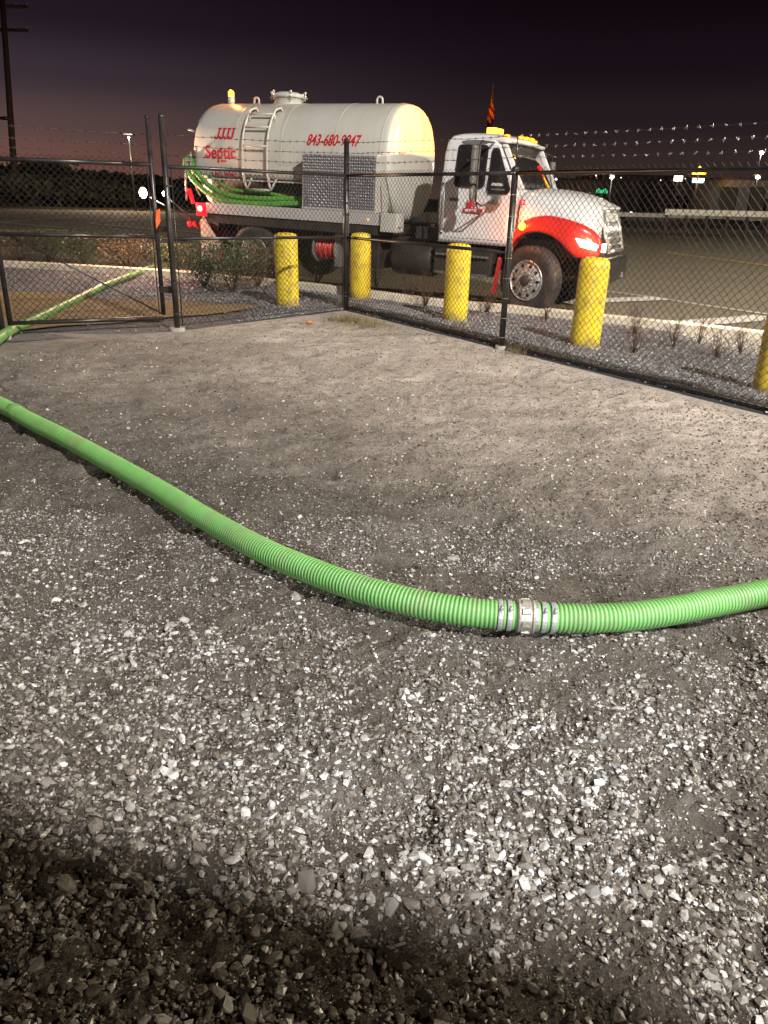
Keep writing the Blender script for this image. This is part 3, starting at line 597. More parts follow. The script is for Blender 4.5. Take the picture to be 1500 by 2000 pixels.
# hose reel and under-deck gear
hr = bpy.data.objects.new('hose_reel', None); COL.objects.link(hr); hr.parent = truck
mb = MB()
for s in (1.17, 1.62): mb.lathe([(s - .008, 0), (s - .008, .235), (s + .008, .235), (s + .008, 0)], (0, .42, .70), 'x', 28, False)
mb.obj('reel_flange', M['steelpipe'], hr)
mb = MB()
for i in range(11): mb.lathe([(1.195 + i * .037, .14), (1.203 + i * .037, .178 + .008 * (i % 3)), (1.222 + i * .037, .178 + .008 * (i % 3)), (1.230 + i * .037, .14)], (0, .42, .70), 'x', 24)
mb.obj('air_hose', M['redhose'], hr)
MB().box(1.60, 1.72, .25, .6, .42, 1.02).obj('reel_stand', M['steelpipe'], hr)
MB().box(2.0, 2.55, .15, .7, .45, .98).obj('battery_box', M['chassis'], truck, .02)
MB().lathe([(2.75, 0), (2.75, .24), (2.8, .27), (3.45, .27), (3.5, .24), (3.5, 0)], (0, .42, .66), 'x', 24).obj('fuel_tank', M['chassis'], truck)
fs = MB().box(3.6, 4.6, .10, .55, .50, .93).obj('cab_step_box', M['chassis'], truck, .02)
for z in (.52, .80): MB().box(3.65, 4.55, .04, .20, z - .015, z + .015).obj('step_tread', M['interior'], fs)
# rear end: pump, rack, tail lights, work lamps
MB().box(-1.62, -1.06, .35, 2.1, .84, 1.0).obj('rear_platform', M['chassis'], truck, .01)
MB().box(-1.50, -1.40, .25, 2.2, .45, .62).obj('rear_bumper', M['black'], truck, .01)
for y in (.35, 2.1): MB().box(-1.48, -1.43, y - .03, y + .03, .6, .9).obj('bumper_bracket', M['black'], truck)
mb = MB(); mb.cyl((-2.0, 1.22, 1.62), (-1.78, 1.22, 1.62), .14, 16); mb.cyl((-2.03, 1.22, 1.62), (-2.0, 1.22, 1.62), .18, 16); mb.obj('rear_valve', M['steelpipe'], truck)
mb = MB(); mb.cyl((-1.62, .12, 1.35), (-1.62, .12, 2.05), .02, 8); mb.cyl((-1.62, .12, 2.05), (-1.62, .8, 2.05), .02, 8); mb.obj('hose_rack', M['steelpipe'], truck)
def lensobj(nm, c, r, m, par=truck, ax='y', k=14): return MB().lathe([(-.02, 0), (-.02, r), (0, r * .95), (.012, r * .6), (.016, 0)] if ax != 'y' else [(.02, 0), (.02, r), (0, r * .95), (-.012, r * .6), (-.016, 0)], c, ax, k).obj(nm, m, par)
lensobj('tail_light', (-1.20, -.02, 1.23), .05, M['redhot']); 
MB().box(-1.30, -1.06, .0, .04, 1.10, 1.33).obj('tail_light_housing', M['redlens'], truck, .01)
for y in (.18, .34, 2.05, 2.2): MB().lathe([(0, 0), (0, .055), (-.02, .05), (-.025, 0)], (-1.63, y, .93), 'x', 14).obj('tail_light', M['redlens'], truck)
mb = MB(); 
for k in range(9):
    s = -1.50 - .02 * k; mb.box(s, s + .045, .10 + .012 * k, .16 + .012 * k, 1.30 + .028 * k, 1.335 + .028 * k)
mb.obj('red_reflection_steps', M['redlens'], truck)  # glowing steps painted in for red reflections of the tail lights
lamp('tail_lamp', (-1.42, -.12, 1.28), (1, .02, .03), 14, .05, truck)
lamp('tail_lamp', (-1.75, .25, .85), (1, .03, .02), 9, .05, truck)
for (s, y, z, r) in ((-2.60, .0, 1.44, .095), (-2.06, .0, 1.45, .045)):
    a = MB(); a.cyl((s, y + .03, z - .02), (-1.62, y + .35, .95), .016, 8); a = a.obj('lamp_arm', M['black'], truck)
    MB().lathe([(.09, r * .6), (.02, r * 1.15), (0, r * 1.15)], (s, y, z), 'y', 16).obj('work_lamp_shell', M['black'], a)
    MB().lathe([(.0, 0), (.0, r), (-.012, r * .8), (-.016, 0)], (s, y - .001, z), 'y', 16).obj('work_lamp_lens', M['work'], a)
lamp('work_lamp', (-2.60, -.16, 1.44), (1, .62, .42), 420, .05, truck)
# rear wheel guards
MB().prism([(-1.26, .30), (-.86, .30), (-.80, .62), (-1.18, 1.10), (-1.26, 1.02)], .06, .075).obj('mud_flap', M['beigeflap'], truck)
MB().prism([(-1.26, .28), (-1.24, .28), (-1.24, .98), (-1.26, .98)], .09, .70).obj('mud_flap', M['reflred'], truck)
# wheels
def wheel(s, y0, width, r, rear, steer=0):
    w = bpy.data.objects.new('wheel', None); COL.objects.link(w); w.parent = truck; w.location = (s, y0, .51); w.rotation_euler = (0, 0, steer)
    prof = [(.02, .30), (.012, .36), (.0, .42), (.004, .465), (.03, .498), (.05, r)]
    tread = []
    for i in range(4):
        a = .05 + (width - .1) * i / 4; b = .05 + (width - .1) * (i + 1) / 4
        tread += [(a + .004, r), (b - .010, r), (b - .008, r - .014), (b - .001, r - .014)]
    prof += tread + [(width - .05, r), (width - .02, .49), (width, .42), (width - .02, .30)]
    MB().lathe(prof, (0, 0, 0), 'y', 56).obj('tyre', M['rubber'], w)
    if rear: rp = [(.02, .302), (.0, .298), (.004, .285), (.05, .275), (.14, .268), (.155, .20), (.16, .0)]
    else: rp = [(.02, .302), (.0, .298), (.006, .287), (.045, .28), (.035, .262), (.005, .225), (-.012, .18), (-.018, .13), (-.02, 0)]
    rim = MB().lathe(rp, (0, 0, 0), 'y', 48).obj('rim', M['rim'], w)
    yb = .148 if rear else -.004
    hh = MB().lathe([(yb - .006, .0), (yb - .006, .026), (yb + .012, .026)], (0, 0, 0), 'y', 12, False).obj('hand_hole', M['black'], rim)
    for k in range(10):
        q = hh if k == 0 else hh.copy(); a = k * math.pi / 5; q.location = (.225 * math.cos(a), 0, .225 * math.sin(a))
        if k: COL.objects.link(q)
    yn = .150 if rear else -.018
    hh = MB().lathe([(yn, .014), (yn - .03, .013), (yn - .032, 0)], (0, 0, 0), 'y', 6, False).obj('wheel_nut', M['chrome'], rim)
    for k in range(10):
        q = hh if k == 0 else hh.copy(); a = (k + .5) * math.pi / 5; q.location = (.142 * math.cos(a), 0, .142 * math.sin(a))
        if k: COL.objects.link(q)
    if rear: MB().lathe([(.16, .095), (.02, .085), (.0, .07), (-.004, 0)], (0, 0, 0), 'y', 20).obj('hub', M['chassis'], rim)
    else: MB().lathe([(-.018, .085), (-.05, .075), (-.065, .055), (-.068, 0)], (0, 0, 0), 'y', 20).obj('hub', M['chassis'], rim)
    return w
wheel(0, .02, .26, .52, True); wheel(0, .31, .26, .52, True)
wheel(WB, .10, .28, .52, False, R(-17))
for (s, y) in ((0, 2.42), (WB, 2.34)):
    w = wheel(s, y, .28, .52, s == 0); w.rotation_euler = (0, 0, math.pi)
# cab --------------------------------------------------------------
def ynear(z): return .17 + .10 * max(0, z - 1.75) / .8
CABP = [(3.60, .99), (3.58, 1.6), (3.60, 2.30), (3.64, 2.49), (3.73, 2.55), (4.40, 2.50), (4.50, 2.43), (4.66, 2.13), (4.86, 1.80), (4.88, .99)]
mb = MB(); n = len(CABP)
V = [(s, ynear(z), z) for s, z in CABP] + [(s, 2.44 - ynear(z), z) for s, z in CABP]
Fc = [tuple(range(n)), tuple(range(2 * n - 1, n - 1, -1))] + [(i, i + n, (i + 1) % n + n, (i + 1) % n) for i in range(n)]
cabo = mb.add(V, Fc).obj('cab', M['white'], truck, .055, 4)
# crowned roof cap
mb = MB(); ss = np.linspace(3.70, 4.62, 12); ys = np.linspace(.30, 2.14, 13); V = []
for s in ss:
    for y in ys:
        u = (y - 1.22) / .92; t = (s - 3.70) / .92; z = 2.535 + .085 * (1 - u ** 4) * (1 - (2 * t - .85) ** 4 * .5) * 1. - .10 * max(0, t - .55) ** 1.3
        V.append((s, y, z))
w_ = len(ys); Fc = [(i * w_ + j, i * w_ + j + 1, (i + 1) * w_ + j + 1, (i + 1) * w_ + j) for i in range(len(ss) - 1) for j in range(w_ - 1)]
ro = mb.add(V, Fc, True).obj('roof', M['white'], truck); md = ro.modifiers.new('solid', 'SOLIDIFY'); md.thickness = .05
for y in (.55, .95, 1.22, 1.49, 1.9):
    MB().sphere((4.585 if .6 < y < 1.8 else 4.50, y, 2.575 if .6 < y < 1.8 else 2.565), .045, 10, 6, (1.0, 1.5, .55)).obj('roof_marker_lamp', M['amber'], truck)
lamp('roof_lamp', (4.72, 1.3, 2.66), (1, .35, .05), 5, .04, truck)
def panel(name, pts, m, par, y_off=0., th=.012, bevel=0):   # flat sheet on the near flank of the cab, following its lean
    n = len(pts); V = [(s, ynear(z) - th - y_off, z) for s, z in pts] + [(s, ynear(z) - y_off + .01, z) for s, z in pts]
    return MB().add(V, [tuple(range(n)), tuple(range(2 * n - 1, n - 1, -1))] + [(i, i + n, (i + 1) % n + n, (i + 1) % n) for i in range(n)]).obj(name, m, par, bevel)
def rounded(x0, z0, x1, z1, r, n=5, skew=0, x1t=None):
    P = []; xt = x1 if x1t is None else x1t
    for cx, cz, a0 in ((x1 - r, z0 + r, -90), (xt - r, z1 - r, 0), (x0 + r, z1 - r, 90), (x0 + r, z0 + r, 180)):
        for k in range(n + 1):
            a = R(a0 + 90 * k / n); P.append((cx + r * math.cos(a), cz + r * math.sin(a)))
    return P
door = panel('door', [(3.72, 1.06), (4.74, 1.06), (4.76, 1.30), (4.82, 1.70), (4.84, 1.80), (4.62, 2.20), (4.50, 2.42), (3.86, 2.45), (3.74, 2.38)], M['white'], truck, 0, .012, .005)
gsk = panel('window_gasket', rounded(3.83, 1.81, 4.34, 2.42, .06), M['gasket'], door, .010, .008)
panel('door_window', rounded(3.86, 1.84, 4.31, 2.39, .05), M['glass'], gsk, .016, .006)
q1 = panel('window_gasket', [(4.43, 1.73), (4.72, 1.73), (4.765, 1.77), (4.77, 1.82), (4.52, 2.36), (4.47, 2.385), (4.41, 2.37), (4.39, 2.32), (4.39, 1.79)], M['gasket'], door, .010, .008)
panel('vent_window', [(4.44, 1.76), (4.71, 1.76), (4.74, 1.79), (4.74, 1.82), (4.50, 2.33), (4.46, 2.35), (4.42, 2.33), (4.42, 1.80)], M['glass'], q1, .016, .006)
panel('window_inner_trim', [(4.46, 1.85), (4.66, 1.85), (4.63, 1.89), (4.46, 1.89)], M['plate'], q1, .0205, .003)
panel('window_inner_trim', [(4.46, 1.79), (4.69, 1.79), (4.68, 1.81), (4.46, 1.81)], M['interior'], q1, .0205, .003)
panel('oval_shade_panel', [(s, z) for s, z in [(4.10 + .22 * math.cos(a), 2.452 + .035 * math.sin(a)) for a in np.linspace(0, 2 * math.pi, 17)[:-1]]], M['interior'], truck, .012, .010)  # dark oval painted in for the mirror's shadow above the door window
hd = panel('door_handle', rounded(3.78, 1.60, 3.93, 1.65, .02), M['interior'], door, .02, .015)
mb = MB(); mb.tube([(3.66, .165, 1.86), (3.655, .10, 1.83), (3.63, .09, 1.72), (3.625, .09, 1.35), (3.65, .10, 1.14), (3.67, .165, 1.11)], .014, 8); mb.obj('grab_handle', M['black'], truck)
mb = MB(); mb.tube([(3.70, .165, 1.75), (3.70, .12, 1.72), (3.695, .12, 1.2), (3.70, .165, 1.17)], .010, 8); mb.obj('grab_handle', M['steelpipe'], truck)
panel('rocker_trim', [(3.62, .985), (4.80, .985), (4.80, 1.005), (3.62, 1.005)], M['steelpipe'], truck, .004, .01)
# windscreen
V = []; Fc = []
for (s, z) in ((4.895, 1.84), (4.70, 2.16), (4.545, 2.42)):
    for y in np.linspace(.36, 2.08, 9): V.append((s + .045 - .10 * ((y - 1.22) / .86) ** 2 * .6, y, z + .01))
Fc = [(i * 9 + j, i * 9 + j + 1, (i + 1) * 9 + j + 1, (i + 1) * 9 + j) for i in range(2) for j in range(8)]
ws = MB().add(V, Fc, True).obj('windscreen', M['glass'], truck); md = ws.modifiers.new('solid', 'SOLIDIFY'); md.thickness = .012
for y in (.33, 2.11):
    MB().prism([(4.86, 1.82), (4.94, 1.82), (4.60, 2.44), (4.52, 2.44)], y - .03, y + .03).obj('windscreen_pillar', M['white'], truck, .01)
for y in (.8, 1.6): MB().cyl((4.99, y, 1.86), (4.80, y + .35, 2.1), .009, 6).obj('wiper', M['black'], ws)
MB().tube([(4.735, 1.55, 2.20), (4.83, 1.58, 2.02)], .016, 6).obj('red_reflection_strip', glow('red_reflection_glow', (1, .02, .01), 1.2), ws)  # glowing strip painted in for a marker lamp's reflection in the glass
MB().tube([(4.83, 1.58, 2.02), (4.93, 1.62, 1.86)], .012, 6).obj('yellow_reflection_strip', glow('yellow_reflection_glow', (1, .5, .02), .8), ws)  # lower, yellow part of the same painted reflection
# hood -------------------------------------------------------------
st = [  # s, near y, bottom z, belt z, shoulder(y,z), centre z
    (4.86, .19, .99, 1.55, .36, 1.78, 1.855), (5.00, .17, 1.14, 1.52, .36, 1.765, 1.86), (5.20, .14, 1.24, 1.50, .38, 1.755, 1.87), (5.45, .12, 1.22, 1.47, .42, 1.735, 1.855),
    (5.70, .12, 1.12, 1.44, .47, 1.70, 1.82), (5.90, .14, 1.10, 1.40, .52, 1.655, 1.77), (6.01, .18, 1.10, 1.34, .60, 1.61, 1.71), (6.08, .27, 1.10, 1.28, .66, 1.565, 1.655), (6.12, .42, 1.12, 1.24, .72, 1.50, 1.60)]
V = []
for s, y0, zb, zm, ysd, zs, zc in st:
    h = [(y0, zb), (y0 - .015, (zb + zm) / 2), (y0, zm), ((y0 * .6 + ysd * .4), zm * .35 + zs * .65), (ysd, zs), (ysd * .65 + 1.22 * .35, zs * .35 + zc * .65), (1.22, zc)]
    full = h + [(2.44 - a, b) for a, b in h[-2::-1]]
    V += [(s, a, b) for a, b in full]
w_ = 13; Fc = [(i * w_ + j, i * w_ + j + 1, (i + 1) * w_ + j + 1, (i + 1) * w_ + j) for i in range(len(st) - 1) for j in range(w_ - 1)] + [tuple(range(w_)), tuple(range((len(st) - 1) * w_, len(st) * w_))]
hood = MB().add(V, Fc, True).obj('hood', M['white'], truck); hood.modifiers.new('sub', 'SUBSURF').levels = 1; hood.modifiers['sub'].render_levels = 2
MB().prism([(6.02, 1.56), (6.13, 1.595), (6.12, 1.62), (5.98, 1.68)], .70, 1.74).obj('hood_lip', M['white'], truck, .01)
outer = [(4.80, .90), (4.86, 1.06), (4.95, 1.28), (5.07, 1.385), (5.20, 1.44), (5.38, 1.468), (5.55, 1.462), (5.75, 1.425), (5.95, 1.375), (6.09, 1.315), (6.20, 1.225), (6.25, 1.14), (6.26, .98)]
inner = [(4.87, .90), (4.90, 1.00), (4.97, 1.10), (5.08, 1.19), (5.20, 1.235), (5.36, 1.235), (5.50, 1.205), (5.63, 1.14), (5.73, 1.06), (5.82, .97), (5.90, .90), (6.05, .90), (6.22, .90)]
for side in (0, 1):
    V = []; outer = outer if side == 0 else outer[:10]; inner = inner if side == 0 else inner[:10]
    for (o_, i_) in zip(outer, inner):
        f = max(0, (o_[0] - 6.0)) ** 1.2 * .55
        row = [(o_[0], .17 + f * 1.2, o_[1] + .012), (o_[0], .07 + f, o_[1] - .012), (o_[0] * .5 + i_[0] * .5, .035 + f, o_[1] * .5 + i_[1] * .5), (i_[0], .045 + f, i_[1] + .01), (i_[0], .09 + f, i_[1]), (i_[0], .32 + f * .5, i_[1])]
        V += [(a, (b if side == 0 else 2.44 - b), c) for a, b, c in row]
    Fc = [(i * 6 + j, i * 6 + j + 1, (i + 1) * 6 + j + 1, (i + 1) * 6 + j) for i in range(len(outer) - 1) for j in range(5)]
    fn = MB().add(V, Fc, True).obj('fender', M['red'], truck); md = fn.modifiers.new('solid', 'SOLIDIFY'); md.thickness = .012; md.offset = 0; fn.modifiers.new('sub', 'SUBSURF').levels = 1; fn.modifiers['sub'].render_levels = 2
MB().box(4.86, 6.22, .45, 1.99, .86, 1.10).obj('inner_wheel_well', M['chassis'], truck)
MB().prism([(4.66, .28), (4.70, .26), (4.76, .80), (4.72, .82)], .06, .16).obj('front_mud_flap', M['reflred'], truck)
# lamps at the nose
hl = MB().add([(5.91, .035, 1.185), (6.21, .10, 1.10), (6.19, .10, 1.035), (6.00, .035, 1.075), (6.27, .50, 1.12), (6.27, .50, .99), (5.95, .06, 1.18), (6.20, .2, 1.12)], [(0, 1, 2, 3), (1, 4, 5, 2), (0, 6, 7, 1)]).obj('headlight', M['head'], truck)
for v in hl.data.vertices: v.co.y -= .012
lamp('headlight_lamp', (6.20, -.08, 1.12), (1, .60, .30), 16, .05, truck)
lamp('headlight_beam', (6.42, .35, 1.02), (1, .82, .55), 2500, .06, truck, spot=75, aim=(12.5, -.5, .2), blend=.8)
MB().sphere((5.07, .02, 1.30), .06, 12, 8, (1, .55, 1)).obj('turn_signal', M['amberhot'], truck)
lamp('turn_signal_lamp', (5.06, -.06, 1.33), (1, .22, .04), 20, .04, truck)
# grille: chrome surround, bars and faceted mesh
gr = MB().prism([(5.98, 1.58), (6.07, 1.57), (6.24, .98), (6.10, .98)], .74, 1.70).obj('grille', M['black'], truck, .02)
def gpt(t, y, o=.0): return (6.065 + .17 * t + o, .74 + (y - .60) * .774, 1.56 - .57 * t)
for P in ([gpt(-.02, .60, .02), gpt(1.02, .62, .02)], [gpt(-.02, 1.84, .02), gpt(1.02, 1.82, .02)], [gpt(0, .60, .02), gpt(0, 1.84, .02)], [gpt(1, .60, .02), gpt(1, 1.84, .02)]):
    MB().cyl(P[0], P[1], .036, 8).obj('grille_frame', M['chrome'], gr)
for k in range(1, 6): MB().cyl(gpt(k / 6, .63, .012), gpt(k / 6, 1.81, .012), .011, 6).obj('grille_bar', M['chrome'], gr)
for k in range(1, 12): MB().cyl(gpt(.03, .62 + k * .1, .006), gpt(.97, .62 + k * .1, .006), .006, 5).obj('grille_bar', M['chrome'], gr)
MB().box(6.12, 6.31, .24, 2.06, .50, .88).obj('front_bumper', M['black'], truck, .05, 4)
MB().cyl((6.26, .5, .885), (6.26, 1.80, .885), .016, 8).obj('bumper_trim', M['chrome'], truck)
for y in (.75, 1.7): MB().box(6.305, 6.335, y - .05, y + .05, .55, .63).obj('tow_hook', M['steelpipe'], truck, .01)
# mirrors
mr = bpy.data.objects.new('mirror', None); COL.objects.link(mr); mr.parent = truck
MB().box(4.34, 4.40, -.46, -.27, 1.86, 2.38).obj('mirror_head', M['interior'], mr, .02, 3)
MB().sphere((4.37, -.36, 1.72), .12, 14, 8, (.35, .8, 1.0)).obj('spot_mirror', M['interior'], mr)
mb = MB(); mb.tube([(4.42, .22, 2.45), (4.43, -.30, 2.44), (4.44, -.38, 2.38), (4.44, -.38, 1.62), (4.50, -.30, 1.56), (4.62, .16, 1.66)], .015, 8); mb.obj('mirror_arm', M['black'], mr)
mb = MB(); mb.tube([(4.44, -.36, 1.60), (4.30, .16, 1.42)], .012, 8); mb.obj('mirror_brace', M['black'], mr)
MB().box(4.53, 4.66, .02, .14, 1.58, 1.72).obj('mirror_bracket', M['interior'], mr, .02)
MB().box(4.55, 4.61, 2.72, 2.90, 1.75, 2.30).obj('mirror_head', M['interior'], truck, .02, 3)
MB().tube([(4.62, 2.25, 1.66), (4.55, 2.75, 1.6), (4.55, 2.82, 2.4), (4.45, 2.2, 2.45)], .014, 8).obj('mirror_arm', M['black'], truck)
# cab roof beacon, antenna and furled flag
bc = MB().box(3.95, 4.13, 1.02, 1.40, 2.60, 2.632).obj('beacon_base', M['black'], truck, .006)
MB().box(3.96, 4.12, 1.03, 1.15, 2.633, 2.715).obj('beacon_lens', M['amberhot'], bc, .01); MB().box(3.96, 4.12, 1.27, 1.39, 2.633, 2.715).obj('beacon_lens', M['amberhot'], bc, .01)
MB().box(3.97, 4.11, 1.15, 1.27, 2.633, 2.650).obj('beacon_lens', M['amber'], bc)
lamp('beacon_lamp', (4.02, 1.21, 2.685), (1, .20, 0), 1500, .012, truck)
an = MB().tube([(3.70, 1.75, 2.56), (3.70, 1.75, 2.9), (3.72, 1.75, 3.42)], [.012, .010, .006], 8).obj('antenna', M['black'], truck)
fm = bpy.data.materials.new('striped_flag_cloth'); fm.use_nodes = True; n_, l_ = fm.node_tree.nodes, fm.node_tree.links
t_ = n_.new('ShaderNodeTexCoord'); wv = n_.new('ShaderNodeTexWave'); wv.bands_direction = 'DIAGONAL'; wv.inputs['Scale'].default_value = 4.5; wv.inputs['Distortion'].default_value = .4; l_.new(t_.outputs['Object'], wv.inputs['Vector'])
rp_ = n_.new('ShaderNodeValToRGB'); rp_.color_ramp.interpolation = 'CONSTANT'; rp_.color_ramp.elements[0].color = (.003, .0004, .0006, 1); rp_.color_ramp.elements[1].position = .5; rp_.color_ramp.elements[1].color = (.006, .0055, .006, 1)
l_.new(wv.outputs[0], rp_.inputs[0]); l_.new(rp_.outputs[0], n_['Principled BSDF'].inputs['Base Color']); n_['Principled BSDF'].inputs['Specular IOR Level'].default_value = 0; n_['Principled BSDF'].inputs['Roughness'].default_value = 1
V = []; Fc = []
for i in range(15):
    z = 2.74 + i * .030; r = .045 * math.sin(math.pi * min(1, (i + 1.5) / 16)) + .012
    for j in range(10):
        a = 2 * math.pi * j / 10 + i * .30; q = r * (1 + .38 * math.cos(3 * a)); V.append((3.72 + q * math.cos(a), 1.75 + q * math.sin(a) * .7, z))
Fc = [(i * 10 + j, i * 10 + (j + 1) % 10, (i + 1) * 10 + (j + 1) % 10, (i + 1) * 10 + j) for i in range(14) for j in range(10)]
MB().add(V, Fc, True).obj('flag', fm, an)
V = []
for i in range(8):
    z = 3.16 + i * .028; r = .032 * (1 - i / 9) + .006
    for j in range(8):
        a = 2 * math.pi * j / 8; V.append((3.715 + r * math.cos(a), 1.75 + r * math.sin(a), z))
MB().add(V, [(i * 8 + j, i * 8 + (j + 1) % 8, (i + 1) * 8 + (j + 1) % 8, (i + 1) * 8 + j) for i in range(7) for j in range(8)], True).obj('flag_canton', mat('navy_cloth', (.002, .002, .005), 1., spec=0), an)
# exhaust stack behind the cab, mostly in shade
MB().tube([(3.30, 1.0, .9), (3.30, 1.0, 1.3)], .07, 12).obj('exhaust_pipe', M['chassis'], truck)
MB().box(3.05, 3.55, .5, 1.95, .98, 1.16).obj('deck_gap_plate', M['chassis'], truck)
# lettering
def text_mesh(txt, size, ext=.003, off=.0, sx_=1., shear=0., track=1.):
    c = bpy.data.curves.new('text', 'FONT'); c.body = txt; c.size = size; c.extrude = ext; c.offset = off; c.shear = shear; c.space_character = track
    o = bpy.data.objects.new('text_source', c); me = bpy.data.meshes.new_from_object(o); bpy.data.objects.remove(o)
    for v in me.vertices: v.co.x *= sx_
    return me
def finish(me, name, m, par, fn):
    bm = bmesh.new(); bm.from_mesh(me); bmesh.ops.triangulate(bm, faces=bm.faces)
    for _ in range(3):
        bmesh.ops.subdivide_edges(bm, edges=[e for e in bm.edges if e.calc_length() > .035], cuts=1); bmesh.ops.triangulate(bm, faces=bm.faces)
    bm.to_mesh(me); bm.free()
    for v in me.vertices: v.co = fn(v.co)
    me.materials.clear(); me.materials.append(m); o = bpy.data.objects.new(name, me); COL.objects.link(o); o.parent = par; return o
def on_tank(s0, z0):
    l0 = np.interp(z0, _sp[:, 1], _sl)
    def fn(c):
        a = float(np.interp(l0 + c.y, _sl, _sa)); y, z = sec(a, .006 + c.z); return Vector((s0 + c.x, y, z))
    return fn
def rects_mesh(rs, ext=.003):
    mb = MB()
    for r in rs:
        if len(r) == 4: x0, y0, x1, y1 = r; mb.add([(x0, y0, -ext), (x1, y0, -ext), (x1, y1, -ext), (x0, y1, -ext), (x0, y0, ext), (x1, y0, ext), (x1, y1, ext), (x0, y1, ext)], [(4, 5, 6, 7), (0, 1, 5, 4), (1, 2, 6, 5), (2, 3, 7, 6), (3, 0, 4, 7)])
    me = bpy.data.meshes.new('m'); me.from_pydata(mb.v, [], mb.f); return me
# slab J, drawn as a stroke
def slabJ(x, h=.20, w=.125, t=.036, lean=.10):
    P = []
    out = [(.42 * w, h), (w * 1.05, h), (w * 1.05, h - t * .7), (.86 * w, h - t * .7), (.86 * w, .30 * h), (.78 * w, .10 * h), (.55 * w, 0), (.28 * w, 0), (.05 * w, .09 * h), (-.02 * w, .26 * h), (.22 * w, .28 * h), (.28 * w, .19 * h), (.42 * w, .15 * h), (.54 * w, .22 * h), (.57 * w, .34 * h), (.57 * w, h - t * .7), (.42 * w, h - t * .7)]
    return [(x + a + lean * b, b) for a, b in out]
mb = MB()
for k in range(4):
    pts = slabJ(k * .108); n = len(pts); mb.add([(a, b, -.003) for a, b in pts] + [(a, b, .003) for a, b in pts], [tuple(range(n, 2 * n))] + [(i, (i + 1) % n, (i + 1) % n + n, i + n) for i in range(n)])
me = bpy.data.meshes.new('m'); me.from_pydata(mb.v, [], mb.f)
finish(me, 'lettering_initials', M['redtext'], tank, on_tank(-1.08, 2.42))
me = text_mesh('Septic', .30, .003, .005, .95, 0, 1.02); finish(me, 'lettering_septic', M['redtext'], tank, on_tank(-1.27, 2.105))
me = rects_mesh([(.355, -.058, .48, -.030), (.345, .145, .40, .172), (.60, 0, .70, .026), (.585, .145, .63, .172)]); finish(me, 'lettering_serif', M['redtext'], tank, on_tank(-1.27, 2.105))
me = text_mesh('843-680-9847', .25, .003, .004, .74, .28, 1.0); finish(me, 'lettering_phone', M['redtext'], tank, on_tank(.95, 2.36))
me = text_mesh('LAC. WMC', .115, .002, .003, 1., 0, 1.05); finish(me, 'lettering_small', M['redtext'], tank, on_tank(-1.15, 1.80))
def on_cab(s0, z0, off=.030): return lambda c: Vector((s0 + c.x, ynear(z0) - off - c.z, z0 + c.y))
me = text_mesh('JJJS', .135, .002, .005, .95, .1); finish(me, 'door_lettering', M['redtext'], door, on_cab(4.08, 1.53))
me = rects_mesh([(0, 0, .33, .06)], .002); finish(me, 'door_banner', M['redtext'], door, on_cab(4.03, 1.45))
me = text_mesh('SEPTIC', .052, .001, .002, 1.3, 0, 1.1); finish(me, 'banner_lettering', mat('white_lettering', (.7, .7, .7)), door, on_cab(4.06, 1.462, .0345))
me = text_mesh('42', .11, .002, .004); finish(me, 'hood_number', M['redtext'], hood, lambda c: Vector((4.93 + c.x, .150 - c.z, 1.60 + c.y)))

# ------------------------------------------------------------------ fence
RF = .030
def chainlink(A, B, z0, z1, name, parent, pitch=.0365, r=.0030, za=0., zb=0.):
    A = np.array(A[:2]); B = np.array(B[:2]); Lg = np.linalg.norm(B - A); e = (B - A) / Lg; nn = np.array([-e[1], e[0]])
    Nw = int(Lg / pitch) - 1; J = int((z1 - z0) / pitch)
    k = np.arange(Nw)[:, None]; j = np.arange(J + 1)[None]; par = (j + k) % 2
    u = (k + par) * pitch + pitch * .15; v = z0 + j * pitch + 0 * k; d = np.where(par == 1, .0022, -.0022)
    u = u + .004 * np.sin(k * .9 + j * .37)
    offs = [(r, 0), (0, r), (-r, 0), (0, -r)]
    rings = []
    for a, b in offs:
        uu_ = u + a * 1.3; dd = d + b
        X = A[0] + e[0] * uu_ + nn[0] * dd; Y = A[1] + e[1] * uu_ + nn[1] * dd; Z = v + za + (zb - za) * (u / Lg); rings.append(np.stack([X, Y, Z], -1))
    V = np.stack(rings, 2)  # Nw,J+1,4,3
    idx = np.arange(Nw * (J + 1) * 4).reshape(Nw, J + 1, 4)
    f = []
    for q in range(4):
        a, b = idx[:, :-1, q], idx[:, :-1, (q + 1) % 4]; c, d_ = idx[:, 1:, (q + 1) % 4], idx[:, 1:, q]; f.append(np.stack([a, b, c, d_], -1).reshape(-1, 4))
    o = np_mesh(name, V.reshape(-1, 3), np.concatenate(f), M['wire'], parent); tag(o, kind='stuff'); return o
def barbed(A, B, za, zb, parent, sag=.012, m=None):
    A = Vector(A); B = Vector(B); Lg = (B - A).length; n = max(6, int(Lg / .12)); mb = MB(); P = []
    ph = random.random()
    for i in range(n + 1):
        t = i / n; p = A.lerp(B, t); P.append(Vector((p.x, p.y, za + (zb - za) * t - sag * 4 * t * (1 - t) + random.uniform(-.004, .004))))
    mb.tube(P, .0022, 4); wire_ = mb.obj('barbed_wire', M['wire'], parent); mb = MB()
    for i in range(n):
        p = P[i].lerp(P[i + 1], .5); e = (P[i + 1] - P[i]).normalized(); mb.tube([p - e * .009, p + e * .009], .0052, 5)
        for q in range(2):
            a = random.uniform(0, 6.28); o = Vector((0, 0, 1)) * math.cos(a) + e.cross(Vector((0, 0, 1))) * math.sin(a)
            c = p + e * (.006 * (q * 2 - 1)); mb.tube([c - o * .018 + e * .004, c + o * .018 - e * .004], .0022, 3)
    tag(mb.obj('barbs', m or M['galv'], wire_), kind='stuff'); return wire_
